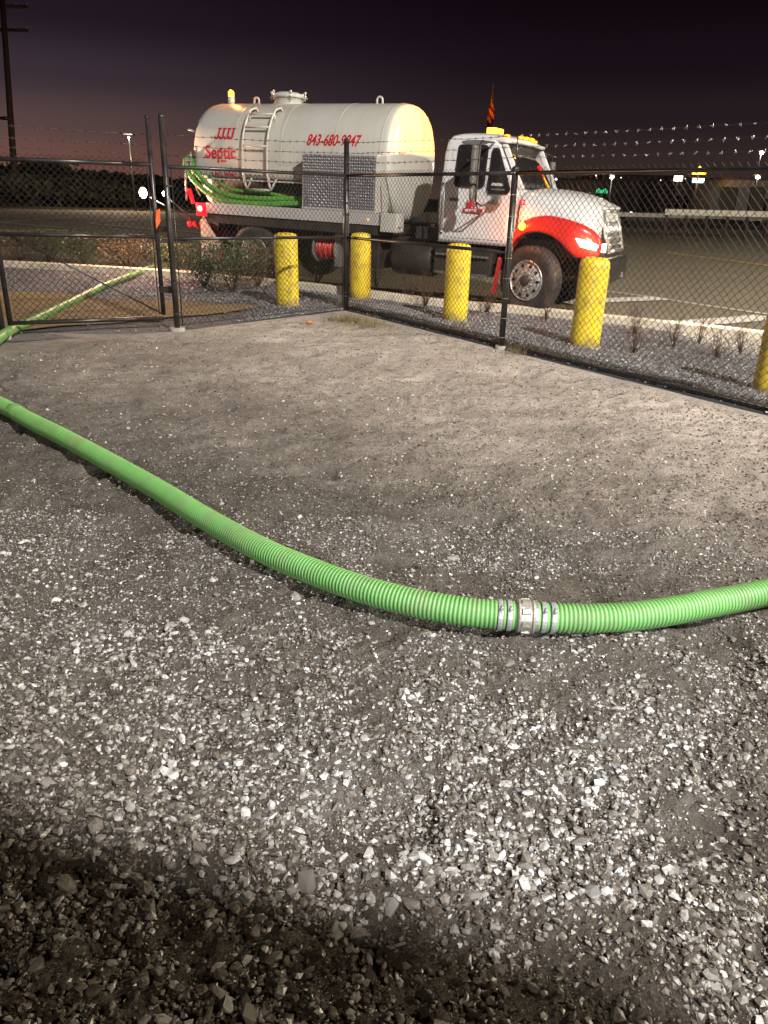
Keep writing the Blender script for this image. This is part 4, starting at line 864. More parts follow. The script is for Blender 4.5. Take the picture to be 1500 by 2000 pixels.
def post(p, h, r, parent, z0=-.05, lean=(0, 0), name='post', cap=True):
    o = MB().tube([(p.x, p.y, z0 + p.z), (p.x + lean[0], p.y + lean[1], h + p.z)], r, 14).obj(name, M['post'], parent)
    if cap: MB().sphere((p.x + lean[0], p.y + lean[1], h + p.z), r * 1.15, 12, 6, (1, 1, .7)).obj('post_cap', M['post'], o)
    return o
def rail(a, b, z, parent, r=RF * .7, name='top_rail', zb=None): return MB().cyl((a.x, a.y, z), (b.x, b.y, z if zb is None else zb), r, 10).obj(name, M['post'], parent)
def bands(p, d, zs, parent, r=.040):
    for z in zs: MB().lathe([(z - .011, r), (z - .011, r + .004), (z + .011, r + .004), (z + .011, r)], (p.x, p.y, 0), 'z', 14, False).obj('tension_band', M['post'], parent); MB().cyl((p.x + d.x * .03, p.y + d.y * .03, z), (p.x + d.x * .075, p.y + d.y * .075, z), .009, 6).obj('band_bolt', M['post'], parent)
gpz = Vector((GP.x, GP.y, 0)); dA = (CO - gpz).normalized()
fA = thing('chain_link_fence', 'black chain-link fence panel with mid rail between the gate and the corner post', 'fence', (0, 0, 0), 0, 'black chain-link yard fence')
post(gpz, 2.30, .033, fA, name='end_post'); MB().cyl((gpz.x, gpz.y, -.05), (gpz.x, gpz.y, .035), .09, 14).obj('post_footing', M['concrete'], fA)
rail(gpz, CO, 1.80, fA); rail(gpz, CO, 1.04, fA, RF * .65, 'mid_rail', 1.00)
chainlink(gpz + dA * .07, CO - dA * .04, .04, 1.86, 'chain_link_mesh', fA)
MB().cyl((gpz.x + dA.x * .075, gpz.y + dA.y * .075, .05), (gpz.x + dA.x * .075, gpz.y + dA.y * .075, 1.78), .007, 6).obj('tension_bar', M['post'], fA)
bands(gpz, dA, (.2, .55, .9, 1.25, 1.6), fA, .034)
for z, zb in ((2.12, 2.21), (2.02, 2.08), (1.92, 1.95)): barbed(gpz, CO, z, zb, fA, .015, M['wire'])
fB = thing('chain_link_fence', 'black chain-link fence run on the right, from the corner post past the bollards', 'fence', (0, 0, 0), 0, 'black chain-link yard fence')
post(CO, 2.24, .036, fB, name='corner_post')
bands(CO, dB, (.25, .6, .95, 1.3, 1.62), fB, .037); bands(CO, -dA, (.2, .58, 1.45), fB, .037)
for dd in (dB, -dA): MB().cyl((CO.x + dd.x * .065, CO.y + dd.y * .065, .05), (CO.x + dd.x * .065, CO.y + dd.y * .065, 1.76), .007, 6).obj('tension_bar', M['post'], fB)
post(P9, 1.84, .034, fB); MB().cyl((P9.x, P9.y, -.05), (P9.x, P9.y, .03), .07, 14).obj('post_footing', M['concrete'], fB)
post(PE, 1.84, .034, fB); post(PE2, 1.84, .034, fB)
MB().tube([(P9.x, P9.y, 1.82), (P9.x, P9.y, 2.15)], .008, 6).obj('wire_stay', M['wire'], fB)
rail(CO, P9, 1.80, fB); rail(P9, PE2, 1.80, fB); rail(CO, P9, 1.00, fB, RF * .65, 'mid_rail', 1.02)
for a, b in ((CO, P9), (P9, PE), (PE, PE2)):
    chainlink(a + dB * .06, b, .03, 1.86, 'chain_link_mesh', fB)
    for z, zb in (((2.21, 2.145), (2.08, 2.045), (1.95, 1.95)) if a is CO else ((2.145, 2.12), (2.045, 2.02), (1.95, 1.925))):
        barbed(a, b, z, zb, fB, .010, M['galv'] if a is not CO else M['wire'])
for i in range(9):
    z = .12 + i * .21; MB().lathe([(z, .0355), (z, .038), (z + .006, .038), (z + .006, .0355)], (P9.x, P9.y, 0), 'z', 12, False).obj('tie_wire', M['galv'], fB)
# bottom tension wire
MB().tube([gpz + Vector((0, 0, .06)), CO + Vector((0, 0, .05)), P9 + Vector((0, 0, .05)), PE + Vector((0, 0, .05))], .004, 5).obj('tension_wire', M['wire'], fB)
# gate
GR = at(322, 641); GL = at(24, 656); GR.z = GL.z = 0; dG = (GR - GL).normalized()
gt = thing('chain_link_gate', 'closed black chain-link gate with diagonal truss rod and barbed wire', 'gate')
post(GR, 2.30, .026, gt, z0=.16, name='gate_upright'); post(GL, 2.30, .028, gt, z0=.12, name='gate_upright')
rail(GL, GR, 1.82, gt, .024, 'gate_rail'); rail(GL, GR, 1.08, gt, .021, 'gate_rail', 1.05); rail(GL, GR, .14, gt, .024, 'gate_rail', .12)
chainlink(GL + dG * .04, GR - dG * .04, .13, 1.90, 'chain_link_mesh', gt)
MB().cyl((GR.x, GR.y - .02, .17), (GL.x + dG.x * .15, GL.y + dG.y * .15 - .02, 1.06), .010, 6).obj('truss_rod', M['post'], gt)
for z in (2.13, 2.02, 1.93): barbed(GL, GR, z + .01, z, gt, .01, M['wire'])
MB().cyl((GR.x - dG.x * .05, GR.y - dG.y * .05, .17), (GR.x - dG.x * .05, GR.y - dG.y * .05, 1.78), .006, 6).obj('tension_bar', M['post'], gt)
lt = MB(); lt.box(GR.x - .02, GR.x + .20, GR.y - .05, GR.y - .02, .42, .50); lt.obj('gate_latch', M['post'], gt, .006)
lt = MB(); lt.box(GR.x + .0, GR.x + .16, GR.y - .06, GR.y - .03, 1.12, 1.17); lt.obj('gate_latch', M['post'], gt, .006)
V = [(GR.x + .03, GR.y - .05, 1.34), (GR.x + .075, GR.y - .055, 1.36), (GR.x + .07, GR.y - .06, 1.22), (GR.x + .02, GR.y - .07, 1.14), (GR.x + .015, GR.y - .06, 1.24)]
og = MB().add(V, [(0, 1, 2, 3, 4)]).obj('orange_tag', M['tagor']); og.modifiers.new('solid', 'SOLIDIFY').thickness = .003; tag(og, 'small orange flag tag hanging at the latch side of the gate', 'tag')
HP = at(4, 662); HP.z = 0; hpst = thing('gate_post', 'black steel gate post at the left edge, in a pale concrete footing', 'post')
post(HP, 2.3, .05, hpst, name='post_tube'); MB().cyl((HP.x + .05, HP.y, -.05), (HP.x + .05, HP.y, .10), .055, 12).obj('post_footing', M['concrete'], hpst)
for z in (.35, 1.1, 1.65): MB().box(HP.x, GL.x, HP.y - .03, HP.y + .03, z, z + .07).obj('hinge', M['post'], hpst, .008)
# dark strip along the fence foot: gravel-edge shadow put into its colour
ed = [PE2, PE, P9.lerp(PE, .5), P9, CO.lerp(P9, .5), CO]
V = []; cc = catmull(ed, 26)
for p in cc:
    for j, (o, h) in enumerate(((-.03, -.03), (.02, .028), (.10, .045), (.18, .03), (.24, -.03))):
        w1 = .04 * float(vnoise(np.array(p.x * 4.1 + j * 7), np.array(p.y * 4.1))); q = p + nB * (o + w1); V.append((q.x, q.y, float(ground_z(q.x, q.y)) + h + w1 * .5))
Fc = [(i * 5 + j, i * 5 + j + 1, (i + 1) * 5 + j + 1, (i + 1) * 5 + j) for i in range(len(cc) - 1) for j in range(4)]
tag(MB().add(V, Fc, True).obj('foot_shade_strip', M['foot_shade']), kind='structure')

# ------------------------------------------------------------------ bollards
bl = [(at(562, 598), .17, 'yellow bollard furthest left, in front of the truck rear wheel', 0), (at(704, 585), .165, 'yellow bollard just right of the fence corner post, before the steel tool cabinet', 0),
      (at(888, 627), .17, 'yellow bollard standing in front of the truck cab door', 0), (at(1141, 678), .178, 'tall yellow bollard before the truck headlight', 1), (at(1506, 768), .178, 'yellow bollard cut off by the right edge of the photo', 1)]
for p, r, lab, k in bl:
    t = thing('bollard', lab, 'bollard', p, 0, 'yellow bollards protecting the fence')
    h = 1.03 if not k else 1.05
    MB().lathe([(-.05, r), (.02, r), (.9 * h, r), (h - .055, r - .004), (h - .018, r * .87), (h, r * .62), (h + .008, 0)], (0, 0, 0), 'z', 40).obj('sleeve', M['yellow'], t)
    t.rotation_euler = (random.uniform(-.012, .012), random.uniform(-.012, .012), random.uniform(0, 6))
    MB().lathe([(-.05, r + .02), (.012, r + .018), (.02, r)], (0, 0, 0), 'z', 32).obj('footing_collar', M['concrete'], t)

# ------------------------------------------------------------------ ground hose
HRD = .056
hp = [(-95, 765), (-45, 772), (0, 790), (60, 822), (120, 852), (200, 895), (300, 951), (400, 1012), (500, 1068), (600, 1112), (700, 1148), (800, 1175), (900, 1193), (985, 1201), (1100, 1207), (1200, 1206), (1300, 1195), (1400, 1176), (1500, 1157), (1620, 1128), (1800, 1080)]
back = [(300, 522), (268, 534), (232, 548), (205, 558), (190, 564), (150, 584), (100, 608), (55, 630), (27, 642), (4, 656), (-22, 676), (-70, 712), (-120, 744)]
hose = thing('suction_hose', 'long ribbed bright green hose snaking across the gravel yard and under the gate', 'hose')
PP = [at(*q, HRD + .006) for q in back] + [at(*q, HRD + .006) for q in hp]
path = catmull(PP, 14)
# resample evenly
def resample(P, d):
    out = [P[0]]; acc = 0; last = P[0]
    for p in P[1:]:
        while (p - last).length >= d:
            last = last + (p - last).normalized() * d; out.append(last)
    return out
def lift(P):
    o = []
    for p in P:
        o.append(Vector((p.x, p.y, max(p.z, float(yard_h(p.x, p.y)) + HRD * .93 + .004))))
    for _ in range(6): o = [o[0]] + [Vector((b.x, b.y, (a.z + b.z * 2 + c.z) / 4)) for a, b, c in zip(o, o[1:], o[2:])] + [o[-1]]
    return o
fine = lift(resample(path, .0033))
cpt = at(1025, 1203, HRD); ci = min(range(len(fine)), key=lambda i: (fine[i] - cpt).length)
def ribbed(P, name):
    n = len(P); A = np.array([p[:] for p in P]); T = np.gradient(A, axis=0); T /= np.linalg.norm(T, axis=1)[:, None]
    a = np.cross(T, [0, 0, 1.]); a /= np.linalg.norm(a, axis=1)[:, None]; b = np.cross(a, T); k = 20
    w = np.arange(k) * 2 * math.pi / k; ph = (np.arange(n)[:, None] % 5)
    rr = np.where(ph == 0, HRD - .0040, np.where((ph == 1) | (ph == 4), HRD - .0008, HRD + .0010))   # groove every fourth ring
    V = A[:, None] + (a[:, None] * np.cos(w)[None, :, None] + b[:, None] * np.sin(w)[None, :, None]) * rr[..., None]
    i = np.arange(n * k).reshape(n, k); j1 = np.roll(i, -1, 1)
    Fq = np.stack([i[:-1], j1[:-1], j1[1:], i[1:]], -1).reshape(-1, 4)
    o = np_mesh(name, V.reshape(-1, 3), Fq, M['hose'], hose, smooth=True); o.data.materials.append(M['hose_groove'])
    seg_ = np.repeat(np.arange(n - 1), k); idx = np.where((seg_ % 4 == 0) | (seg_ % 4 == 3), 1, 0).astype(np.int32)
    # only the ring that dips is dark: half of each flank
    idx = np.where((seg_ % 5 == 4) | (seg_ % 5 == 0), 1, 0).astype(np.int32); o.data.polygons.foreach_set('material_index', idx); return o
near_i = next(i for i, p in enumerate(fine) if (p - PP[11]).length < .05)
gap = 7
ribbed(fine[near_i:ci - gap], 'hose_body'); ribbed(fine[ci + gap:], 'hose_body')
MB().tube(fine[:near_i + 2:8] + [fine[near_i + 2]], HRD, 14).obj('hose_body', M['hose'], hose)
def along(d0, d1, prof_, name, m, parent, k=24):   # turned piece on the hose axis; offsets in metres from the coupling
    c = fine[ci]; e = (fine[ci + 10] - fine[ci - 10]).normalized(); V = []; a = e.cross(Vector((0, 0, 1))).normalized(); b = a.cross(e)
    for d, r in prof_:
        for j in range(k):
            w = 2 * math.pi * j / k; V.append(c + e * d + (a * math.cos(w) + b * math.sin(w)) * r)
    Fc = [(i * k + j, i * k + (j + 1) % k, (i + 1) * k + (j + 1) % k, (i + 1) * k + j) for i in range(len(prof_) - 1) for j in range(k)]
    return MB().add(V, Fc, False).obj(name, m, parent)
cp = along(0, 0, [(-.034, .050), (-.034, .060), (-.028, .066), (-.02, .062), (.02, .062), (.026, .067), (.034, .064), (.036, .058), (.05, .056), (.052, .050)], 'coupling', M['coupling'], hose, 28)
for k in range(8):
    c = fine[ci]; e = (fine[ci + 10] - fine[ci - 10]).normalized(); a = e.cross(Vector((0, 0, 1))).normalized(); b = a.cross(e); w = k * math.pi / 4
    o = (a * math.cos(w) + b * math.sin(w)); p = c + o * .064; t2 = e.cross(o)
    V = [p + e * (sx1 * .016) + t2 * (sy1 * .010) + o * sz1 for sx1 in (-1, 1) for sy1 in (-1, 1) for sz1 in (-.006, .005)]
    MB().add(V, [(0, 1, 3, 2), (4, 6, 7, 5), (0, 4, 5, 1), (2, 3, 7, 6), (0, 2, 6, 4), (1, 5, 7, 3)]).obj('coupling_lug', M['coupling'], cp)
for d in (-.097, -.062, .068, .104): 
    cl_ = along(0, 0, [(d - .009, .056), (d - .009, .0600), (d - .004, .0608), (d + .004, .0608), (d + .009, .0600), (d + .009, .056)], 'hose_clamp', M['clamp'], hose)
    c = fine[ci]; e = (fine[ci + 10] - fine[ci - 10]).normalized(); q = c + e * d + Vector((0, -.035, .05)); MB().cyl(q - e.cross(Vector((0, 0, 1))) * .014, q + e.cross(Vector((0, 0, 1))) * .014, .006, 8).obj('clamp_screw', M['clamp'], cl_)
# stored green hoses on the truck tray and hanging round the tank's rear
def coil(pts, r, lab, name='stored_hose'):
    P = catmull([tw(*p) for p in pts], 10); P = resample(P, .02); n = len(P)
    rad = [r * (1 if i % 2 else .93) for i in range(n)]
    o = MB().tube(P, rad, 12).obj(name, M['hose_far']); tag(o, lab, 'hose', 'green hoses stored on the truck'); return o
coil([(2.0, .40, 1.40), (1.0, .22, 1.42), (.3, .12, 1.38), (-.4, .10, 1.37), (-.9, .10, 1.44), (-1.25, .12, 1.58), (-1.55, .16, 1.80), (-1.72, .25, 2.02), (-1.78, .45, 2.12)], .052, 'green hose draped lowest along the truck tray and up behind the tank')
coil([(1.0, .34, 1.50), (.2, .26, 1.46), (-.5, .22, 1.46), (-1.0, .22, 1.56), (-1.35, .26, 1.74), (-1.6, .32, 1.95), (-1.72, .5, 2.10)], .05, 'green hose draped just above the lowest one, against the tank')
coil([(.9, .42, 1.44), (0, .40, 1.56), (-.7, .36, 1.58), (-1.12, .36, 1.74), (-1.38, .42, 1.98), (-1.5, .52, 2.08)], .035, 'thin green hose squeezed between the thick hoses and the tank end')
coil([(1.04, .16, 1.39), (.6, .34, 1.41), (-.2, .34, 1.38), (-.8, .33, 1.39)], .05, 'short green hose lying at the bottom of the truck tray')

# ------------------------------------------------------------------ plants
def shrub(p, h, w, n, lab, m, seed, stems=9, leaf=.022, group='low shrubs along the kerb', name='shrub'):
    rs = np.random.default_rng(seed); t = thing(name, lab, 'shrub', p, 0, group); mb = MB(); tips = []
    for i in range(stems):
        a = rs.uniform(0, 6.28); d = rs.uniform(.15, .5) * w; mid = Vector((math.cos(a) * d * .5, math.sin(a) * d * .5, h * rs.uniform(.3, .5))); top = Vector((math.cos(a) * d, math.sin(a) * d, h * rs.uniform(.65, 1.)))
        mb.tube([(0, 0, -.02), mid, top], [.009, .006, .003], 5); tips += [mid, top, mid.lerp(top, .5)]
        for q in range(4):
            b0 = mid.lerp(top, rs.uniform(0, .9)); b1 = b0 + Vector((rs.normal() * .12, rs.normal() * .12, abs(rs.normal()) * .13)) * (w / .6); mb.tube([b0, b1], [.004, .0015], 4); tips.append(b1)
    mb.obj('stems', M['twig'], t)
    if n:
        T = np.array([q[:] for q in tips]); c = T[rs.integers(0, len(T), n)] + rs.normal(size=(n, 3)) * np.array([.075, .075, .06]) * (w / .55); c[:, 2] = np.clip(c[:, 2], .02, h * 1.1)
        d1 = rs.normal(size=(n, 3)); d1 /= np.linalg.norm(d1, axis=1)[:, None]; d2 = np.cross(d1, rs.normal(size=(n, 3))); d2 /= np.linalg.norm(d2, axis=1)[:, None]
        s = leaf * rs.uniform(.6, 1.3, n)[:, None]; V = np.stack([c - d1 * s, c + d2 * s * .45, c + d1 * s, c - d2 * s * .45], 1).reshape(-1, 3)
        tag(np_mesh('foliage', V, np.arange(4 * n).reshape(-1, 4), m, t), kind='stuff')
    return t
sh_ = [((40, 508), .95, 1.3, 'leafy dark shrub at the far left, seen through the gate'), ((95, 510), 1.0, 1.3, 'bushy dark shrub in the left part of the gate view'), ((165, 518), 1.0, 1.2, 'broad dark shrub behind the middle of the gate'),
       ((250, 522), .95, 1.1, 'dark shrub behind the right half of the gate'), ((400, 562), .60, .90, 'dark leafy shrub between the gate post and truck rear wheel'), ((455, 572), .78, .95, 'tallest leafy shrub, hiding the truck rear wheel bottom'), ((505, 560), .62, .7, 'small leafy shrub just left of the first yellow bollard'),
       ((620, 552), .72, .75, 'leafy shrub between the first bollard and the corner post'), ((345, 535), .55, .8, 'low leafy shrub right behind the gate end post')]
for i, (q, h, w, lab) in enumerate(sh_): shrub(at(*q), h * (.60 if i < 4 else .95), w, 2600 if i < 4 else 2600, lab, M['leaf'] if i % 3 else M['dry'], 20 + i, 11)
tw_ = [((795, 590), .55, 'bare twiggy plant between the second and third bollards'), ((830, 600), .60, 'taller bare twiggy plant just left of the third bollard'), ((950, 612), .42, 'bare reddish plant between the cab-door bollard and the fence post'), ((1065, 628), .34, 'small bare plant in front of the truck front wheel'),
       ((1240, 655), .40, 'bare reddish plant right of the tall bollard'), ((1238, 690), .36, 'low bare plant in the gravel right of the tall bollard'), ((1315, 680), .42, 'bare twiggy plant midway between the two rightmost bollards'), ((1365, 672), .42, 'bare plant by the kerb near the painted corner'), ((1400, 700), .42, 'reddish bare plant left of the last bollard'), ((1445, 690), .38, 'small bare plant beside the last bollard'), ((735, 560), .5, 'bare plant behind the second bollard')]
for i, (q, h, lab) in enumerate(tw_):
    rs = np.random.default_rng(90 + i); t = thing('bare_plant', lab, 'plant', at(*q), 0, 'bare dormant plants in the gravel bed'); mb = MB()
    for k in range(13):
        a = rs.uniform(0, 6.28); d = rs.uniform(.05, .42) * h; top = Vector((math.cos(a) * d, math.sin(a) * d, h * rs.uniform(.5, 1))); mid = top * .5 + Vector((rs.normal() * .02, rs.normal() * .02, .03)); mb.tube([(0, 0, -.02), mid, top], [.0045, .0032, .0018], 4)
        for b in range(3):
            b0 = mid.lerp(top, rs.uniform(0, .8)); mb.tube([b0, b0 + Vector((rs.normal() * .05, rs.normal() * .05, rs.uniform(.05, .13)))], [.0025, .0012], 3)
    mb.obj('twigs', M['twig'], t)
    n = 60; T = np.stack([rs.normal(size=n) * .25 * h, rs.normal(size=n) * .25 * h, rs.uniform(.0, .6, n) * h], -1); d1 = rs.normal(size=(n, 3)) * .011; d2 = np.cross(d1, rs.normal(size=(n, 3))); d2 = d2 / np.linalg.norm(d2, axis=1)[:, None] * .006
    tag(np_mesh('dead_leaves', np.stack([T - d1, T + d2, T + d1, T - d2], 1).reshape(-1, 3), np.arange(4 * n).reshape(-1, 4), M['dry'], t), kind='stuff')
def grass(p, w, d, n, h, lab):
    rs = np.random.default_rng(int(abs(p.x * 100)) + 3); c = np.stack([p.x + rs.normal(size=n) * w, p.y + rs.normal(size=n) * d, np.zeros(n)], -1); c[:, 2] = ground_z(c[:, 0], c[:, 1])
    a = rs.uniform(0, 6.28, n); hh = h * rs.uniform(.4, 1.1, n); b = np.stack([np.cos(a), np.sin(a), 0 * a], -1); tip = c + b * (hh * rs.uniform(.2, .8, n))[:, None] + np.stack([0 * a, 0 * a, hh], -1); s = np.stack([-np.sin(a), np.cos(a), 0 * a], -1) * .003
    V = np.stack([c - s, c + s, tip], 1).reshape(-1, 3); o = np_mesh('grass_tuft', V, np.arange(3 * n).reshape(-1, 3), M['grassm']); tag(o, lab, 'grass', kind='stuff')
grass(at(683, 628), .16, .13, 700, .10, 'dry grass tuft at the foot of the fence corner post')
grass(at(725, 636), .15, .10, 420, .06, 'thin dry grass trailing from the corner tuft')
grass(at(1030, 690), .10, .06, 220, .12, 'dry weed tuft beside the fence line post')
tag(MB().sphere(at(604, 629, .02), .045, 9, 6, (1.2, .8, .6)).obj('orange_rock', mat('orange_rock', (.42, .20, .10), .85, var=.3, bump=.5)), 'small orange-brown rock on the gravel near the fence corner', 'rock')

# ------------------------------------------------------------------ poles and distance
up = thing('utility_pole', 'tall dark wooden utility pole with two crossarms at the left edge', 'utility pole')
b0 = Vector((0, 0, CH)) + ray(27, 322) * 74.; bx = Vector((b0.x, b0.y, 0)); tp = Vector((0, 0, CH)) + ray(4, -10) * 74.
dirp = (tp - b0).normalized(); base_ = b0 - dirp * (b0.z / dirp.z + .5); top_ = tp + dirp * 2.4
MB().tube([base_, b0, top_], [.34, .30, .24], 12).obj('pole_shaft', M['wood'], up)
for yy_, w0, w1 in ((58, -2.5, 2.4), (12, -2.5, 2.4)):
    c = Vector((0, 0, CH)) + ray(9, yy_) * 74.; a = c + Vector((w0, .3, .02)); b = c + Vector((w1, -.3, -.06)); 
    ca = MB().tube([a, b], .15, 4, False).obj('crossarm', M['wood'], up)
    for t_ in (0.02, .25, .75, .98): p_ = a.lerp(b, t_); MB().lathe([(0, .06), (.1, .11), (.24, .1), (.32, .04), (.34, 0)], (p_.x, p_.y, p_.z + .12), 'z', 10).obj('insulator', M['interior'], ca)
sl = thing('street_lamp', 'unlit cobra-head street lamp reaching in from the left edge, left of the utility pole', 'street lamp')
c = Vector((0, 0, CH)) + ray(-30, 232) * 45.; e_ = Vector((0, 0, CH)) + ray(9, 231) * 45.
MB().tube([(c.x - .6, c.y, -.2), (c.x - .6, c.y, c.z - .5), (c.x - .3, c.y, c.z), (e_.x - .5, e_.y, e_.z)], [.1, .08, .05, .04], 8).obj('lamp_post', M['black'], sl)
MB().sphere(e_, .3, 10, 6, (1.15, .6, .35)).obj('lamp_head', M['black'], sl)
def ph(x, y, D): return Vector((0, 0, CH)) + ray(x, y) * D
# overhead wires
for k, yy_ in enumerate((56, 60)):
    c = ph(9 + 28 * k, yy_, 74); f2 = c + Vector((-40, -60, .5)); tag(MB().tube([c.lerp(f2, t) - Vector((0, 0, 1.2 * 4 * t * (1 - t))) for t in np.linspace(0, 1, 12)], .012, 4).obj('overhead_wire', M['black']), ['power wire from the upper left of the pole running out of frame', 'power wire from the right end of the crossarm running out of frame'][k], 'wire')
def tree(x, base_y, top_y, D, w, seed, lab, n=1500):
    rs = np.random.default_rng(seed); b = ph(x, base_y, D); b.z = 0; h = ph(x, top_y, D).z; t = thing('tree', lab, 'tree', b, 0, 'dark trees on the skyline')
    mb = MB(); mb.tube([(0, 0, -.3), (0.1, 0, h * .4), (0, 0.1, h * .8)], [.22, .15, .05], 7)
    tips = []
    for i in range(9):
        a = rs.uniform(0, 6.28); z0 = h * rs.uniform(.2, .6); e1 = Vector((math.cos(a) * w * rs.uniform(.2, .45), math.sin(a) * w * rs.uniform(.2, .45), z0 + h * rs.uniform(.1, .32))); mb.tube([(0, 0, z0), e1], [.08, .03], 5); tips.append(e1)
    mb.obj('trunk', M['bark'], t); T = np.array([q[:] for q in tips] + [(0, 0, h * .75), (0, 0, h * .5)])
    c = T[rs.integers(0, len(T), n)] + rs.normal(size=(n, 3)) * np.array([w * .14, w * .14, h * .12]); c[:, 2] = np.clip(c[:, 2], h * .05, h * 1.02)
    d1 = rs.normal(size=(n, 3)); d1 /= np.linalg.norm(d1, axis=1)[:, None]; d2 = np.cross(d1, rs.normal(size=(n, 3))); d2 /= np.linalg.norm(d2, axis=1)[:, None]; s = (w * .045) * rs.uniform(.5, 1.3, n)[:, None]
    tag(np_mesh('crown', np.stack([c - d1 * s, c + d2 * s * .6, c + d1 * s, c - d2 * s * .6], 1).reshape(-1, 3), np.arange(4 * n).reshape(-1, 4), M['treeleaf'], t), kind='stuff')
tl = [(-20, 322, 90, 12), (25, 330, 95, 11), (60, 322, 88, 10), (98, 318, 92, 9), (128, 336, 95, 9), (158, 340, 100, 9), (185, 338, 96, 9), (215, 348, 105, 9), (245, 345, 100, 10), (275, 350, 110, 10), (310, 352, 115, 11), (345, 350, 112, 10), (5, 345, 70, 7), (75, 346, 72, 7), (140, 352, 74, 7), (205, 356, 76, 7)]
words = ['leftmost', 'second', 'third', 'fourth', 'fifth', 'sixth', 'seventh', 'eighth', 'ninth', 'tenth', 'eleventh', 'twelfth']
for i, (x, ty, D, w) in enumerate(tl):
    lab = f'dark tree in the back row on the left skyline, {words[i]} from the left' if i < 12 else f'lower dark tree in the nearer row, {words[i - 12]} from the left'
    tree(x, 392, ty, D, w, 200 + i, lab)
def boxw(name, x0, x1, yt, D, depth, m, label, cat, parts=True, z0=0.):
    a = ph(x0, yt, D); b = ph(x1, yt, D); t = thing(name, label, cat, (a.x, a.y, 0)); w = b.x - a.x; h = (a.z + b.z) / 2
    o = MB().box(0, w, 0, depth, z0, h).obj('wall', m, t)
    MB().box(-.3, w + .3, -.3, depth + .3, h + .003, h + .35).obj('roof', M['rooffar'], t)
    return t, w, h
# far buildings beyond the road, right
t, w, h = boxw('low_building', 1035, 1178, 352, 150, 18, M['wallfar'], 'long dark low building behind the truck hood', 'building')
for k in range(9): MB().box(w * (k + .3) / 9, w * (k + .75) / 9, -.06, .05, 1.2, h * .62).obj('window', M['glass'], t)
t2, w, h = boxw('warehouse', 1178, 1318, 345, 165, 25, M['wallfar'], 'wide dark warehouse right of the truck, white lamp at its left', 'building')
for k in range(6): MB().box(w * (k + .25) / 6, w * (k + .75) / 6, -.06, .05, .2, h * .55).obj('roller_door', M['rooffar'], t2)
t3, w, h = boxw('shop_building', 1322, 1402, 351, 140, 16, M['wallfar'], 'dark shop building with lit white and orange signs', 'building')
for k in range(5): MB().box(w * (k + .2) / 5, w * (k + .8) / 5, -.06, .05, .8, h * .5).obj('window', M['glass'], t3)
t4, w, h = boxw('pale_store', 1420, 1560, 352, 120, 14, M['walllite'], 'tan low store building at the right edge behind containers', 'building')
for k in range(6): MB().box(w * (k + .2) / 6, w * (k + .7) / 6, -.06, .05, .6, h * .5).obj('window', M['glass'], t4)
def farlamp(x, y, D, r, m, lab, pole=True, power=0, col=(1, .95, .85)):
    c = ph(x, y, D); t = thing('street_light', lab, 'street light', (c.x, c.y, 0), 0, 'lit lamps in the distance')
    MB().tube([(0, 0, -.3), (0, 0, c.z + .2)], [.12, .08], 8).obj('lamp_pole', M['black'], t)
    MB().box(-.35, .35, -.2, .5, c.z + .2, c.z + .32).obj('lamp_head', M['black'], t)
    MB().sphere((0, -.1, c.z), r, 10, 6, (1, 1, .8)).obj('lamp_lens', m, t)
    if power: lamp('far_lamp', (0, -2.2, c.z - .1), col, power, .3, t)
farlamp(1195, 346, 110, .26, M['farwhite'], 'bright white lamp above the truck nose, left of the ghostly green sign', power=1600)
farlamp(1487, 298, 100, .25, M['farwhite'], 'highest bright white lamp, near the right edge', power=0)
farlamp(1479, 346, 105, .26, M['farwhite'], 'bright white lamp at the right edge above the tan store', power=1600)
farlamp(1086, 350, 130, .20, M['farwarm'], 'small white lamp just over the truck hood')
farlamp(1164, 343, 150, .14, M['farwarm'], 'faint small lamp left of the bright white one')
farlamp(252, 269, 62, .08, M['farwhite'], 'small white lamp high over the skyline left of the gate posts', power=2500, col=(1, .74, .52))
farlamp(257, 327, 110, .10, M['farwarm'], 'tiny warm lamp low over the left skyline')
for x_, y_, lab_ in ((1338, 349, 'tiny warm lamp between the dim sign and the bluish sign'), (1213, 347, 'tiny warm lamp just right of the bright white one'), (1395, 381, 'tiny white lamp low beside the tan container'), (1442, 352, 'tiny warm lamp above the grey container'), (1290, 352, 'tiny warm lamp on the dark warehouse front')):
    farlamp(x_, y_, 135, .09, M['farwarm'], lab_)
# lit signs
def sign(x0, y0, x1, y1, D, m, name, lab):
    a = ph(x0, y0, D); b = ph(x1, y1, D); t = thing(name, lab, 'sign', (a.x, a.y, 0)); MB().box(0, b.x - a.x, 0, .25, b.z, a.z).obj('sign_face', m, t, .05)
    MB().cyl(((b.x - a.x) / 2, .3, -.3), ((b.x - a.x) / 2, .3, b.z + .1), .12, 8).obj('sign_post', M['black'], t); return t
sign(1354, 348, 1376, 357, 118, M['signblue'], 'lit_sign', 'glowing bluish white sign box below the orange one')
sign(1318, 343, 1334, 354, 125, M['farwarm'], 'lit_sign', 'dim warm white sign left of the bluish one')
so = thing('lit_sign', 'orange glowing pole sign shaped like a peaked crown', 'sign', ph(1367, 340, 117) * 1); c = ph(1367, 332, 117); so.location = (c.x, c.y, 0)
MB().prism([(-1.0, c.z - .6), (1.0, c.z - .6), (1.0, c.z - .1), (.4, c.z + .15), (0, c.z + .55), (-.4, c.z + .15), (-1.0, c.z - .1)], 0, .3).obj('sign_face', M['signorange'], so)
MB().cyl((0, .4, -.2), (0, .4, c.z - .5), .12, 8).obj('sign_post', M['black'], so)
lamp('sign_lamp', (0, -1.2, c.z - .3), (1, .42, .06), 1500, .3, so)
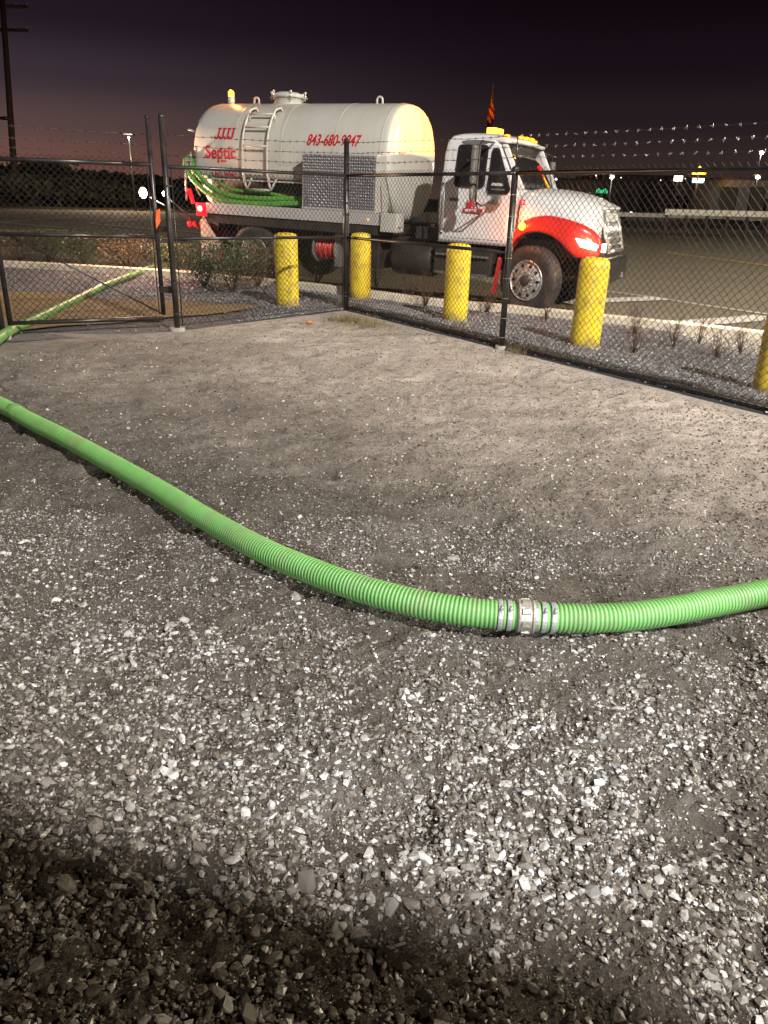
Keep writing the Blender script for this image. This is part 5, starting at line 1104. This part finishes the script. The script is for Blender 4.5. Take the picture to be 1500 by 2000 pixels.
gs = thing('lit_sign', 'small green lit sign on the wall beyond the truck nose', 'sign'); c = ph(1176, 373, 100); gs.location = (c.x, c.y, 0)
mb = MB()
for k in range(7):
    z = c.z + .12 * math.sin(k * 1.7); mb.box(-.75 + k * .22, -.60 + k * .22, 0, .08, z - .16, z + .16 + .05 * (k % 2))
mb.box(-.8, .8, 0, .05, c.z - .24, c.z - .20); mb.obj('sign_letters', M['signgreen'], gs); MB().box(-.9, .9, .09, .2, c.z - .4, c.z + .4).obj('sign_board', M['rooffar'], gs)
MB().cyl((0, .15, -.3), (0, .15, c.z - .39), .08, 8).obj('sign_post', M['black'], gs)
# containers and parked trailers on the right
for i, (x0, x1, m, lab) in enumerate(((1408, 1440, M['walllite'], 'tan shipping container left of the others at the far right'), (1443, 1466, M['plate'], 'grey shipping container in the middle at the far right'), (1470, 1497, M['walllite'], 'pale shipping container furthest right'))):
    a = ph(x0, 368, 95); b = ph(x1, 380, 95); t = thing('shipping_container', lab, 'container', (a.x, a.y, 0), 0, 'containers beyond the road'); w = b.x - a.x
    MB().box(0, w, 0, 2.4, .1, a.z + .2).obj('body', m, t)
    for k in range(int(w / .35)): MB().box(.1 + k * .35, .22 + k * .35, -.04, -.001, .2, a.z + .1).obj('rib', m, t)
# approaching car
cr = thing('parked_car', 'dark car with bluish headlights on the far road', 'car'); c = ph(1236, 391, 75); cr.location = (c.x, c.y, .02)
MB().prism([(-4.2, .3), (0, .3), (.1, .75), (-.9, .9), (-1.5, 1.35), (-3.2, 1.38), (-4.0, .95), (-4.25, .7)], 0, 1.75).obj('body', M['black'], cr, .08)
for s in (-3.4, -.8):
    for y in (-.01, 1.55): MB().lathe([(0, 0), (0, .32), (.2, .32), (.2, 0)], (s, y, .32), 'y', 16).obj('wheel', M['rubber'], cr)
MB().box(-.15, .13, -.03, .30, .55, .72).obj('headlight', M['headblue'], cr, .03); MB().box(-.15, .13, 1.45, 1.78, .55, .72).obj('headlight', M['headblue'], cr, .03)
MB().prism([(-1.0, .93), (-1.5, 1.3), (-3.1, 1.32), (-3.8, .97)], -.012, 1.762).obj('window', M['glass'], cr)
# white rail beam beyond the road
br = thing('barrier_rail', 'long low white rail along the far side of the lot at right', 'barrier'); a = ph(1300, 408, 42); b = ph(1660, 408, 42)
for k in range(9):
    p0 = a.lerp(b, k / 9); p1 = a.lerp(b, (k + .99) / 9); MB().box(p0.x, p1.x, a.y, a.y + .08, a.z - .30, a.z).obj('rail_board', M['paint'], br, .01)
    MB().box(p0.x + .1, p0.x + .22, a.y + .09, a.y + .2, -.4, a.z - .03).obj('rail_post', M['wood'], br)
gb = thing('guard_rail', 'dark guard rail behind the white barrier', 'guard rail'); a = ph(1180, 402, 60); b = ph(1640, 398, 60)
MB().box(a.x, b.x, a.y, a.y + .08, .55, .85).obj('rail_beam', M['steelpipe'], gb)
for k in range(14): x = a.x + (b.x - a.x) * k / 13; MB().box(x - .06, x + .06, a.y + .09, a.y + .2, -.3, .8).obj('rail_post', M['wood'], gb)
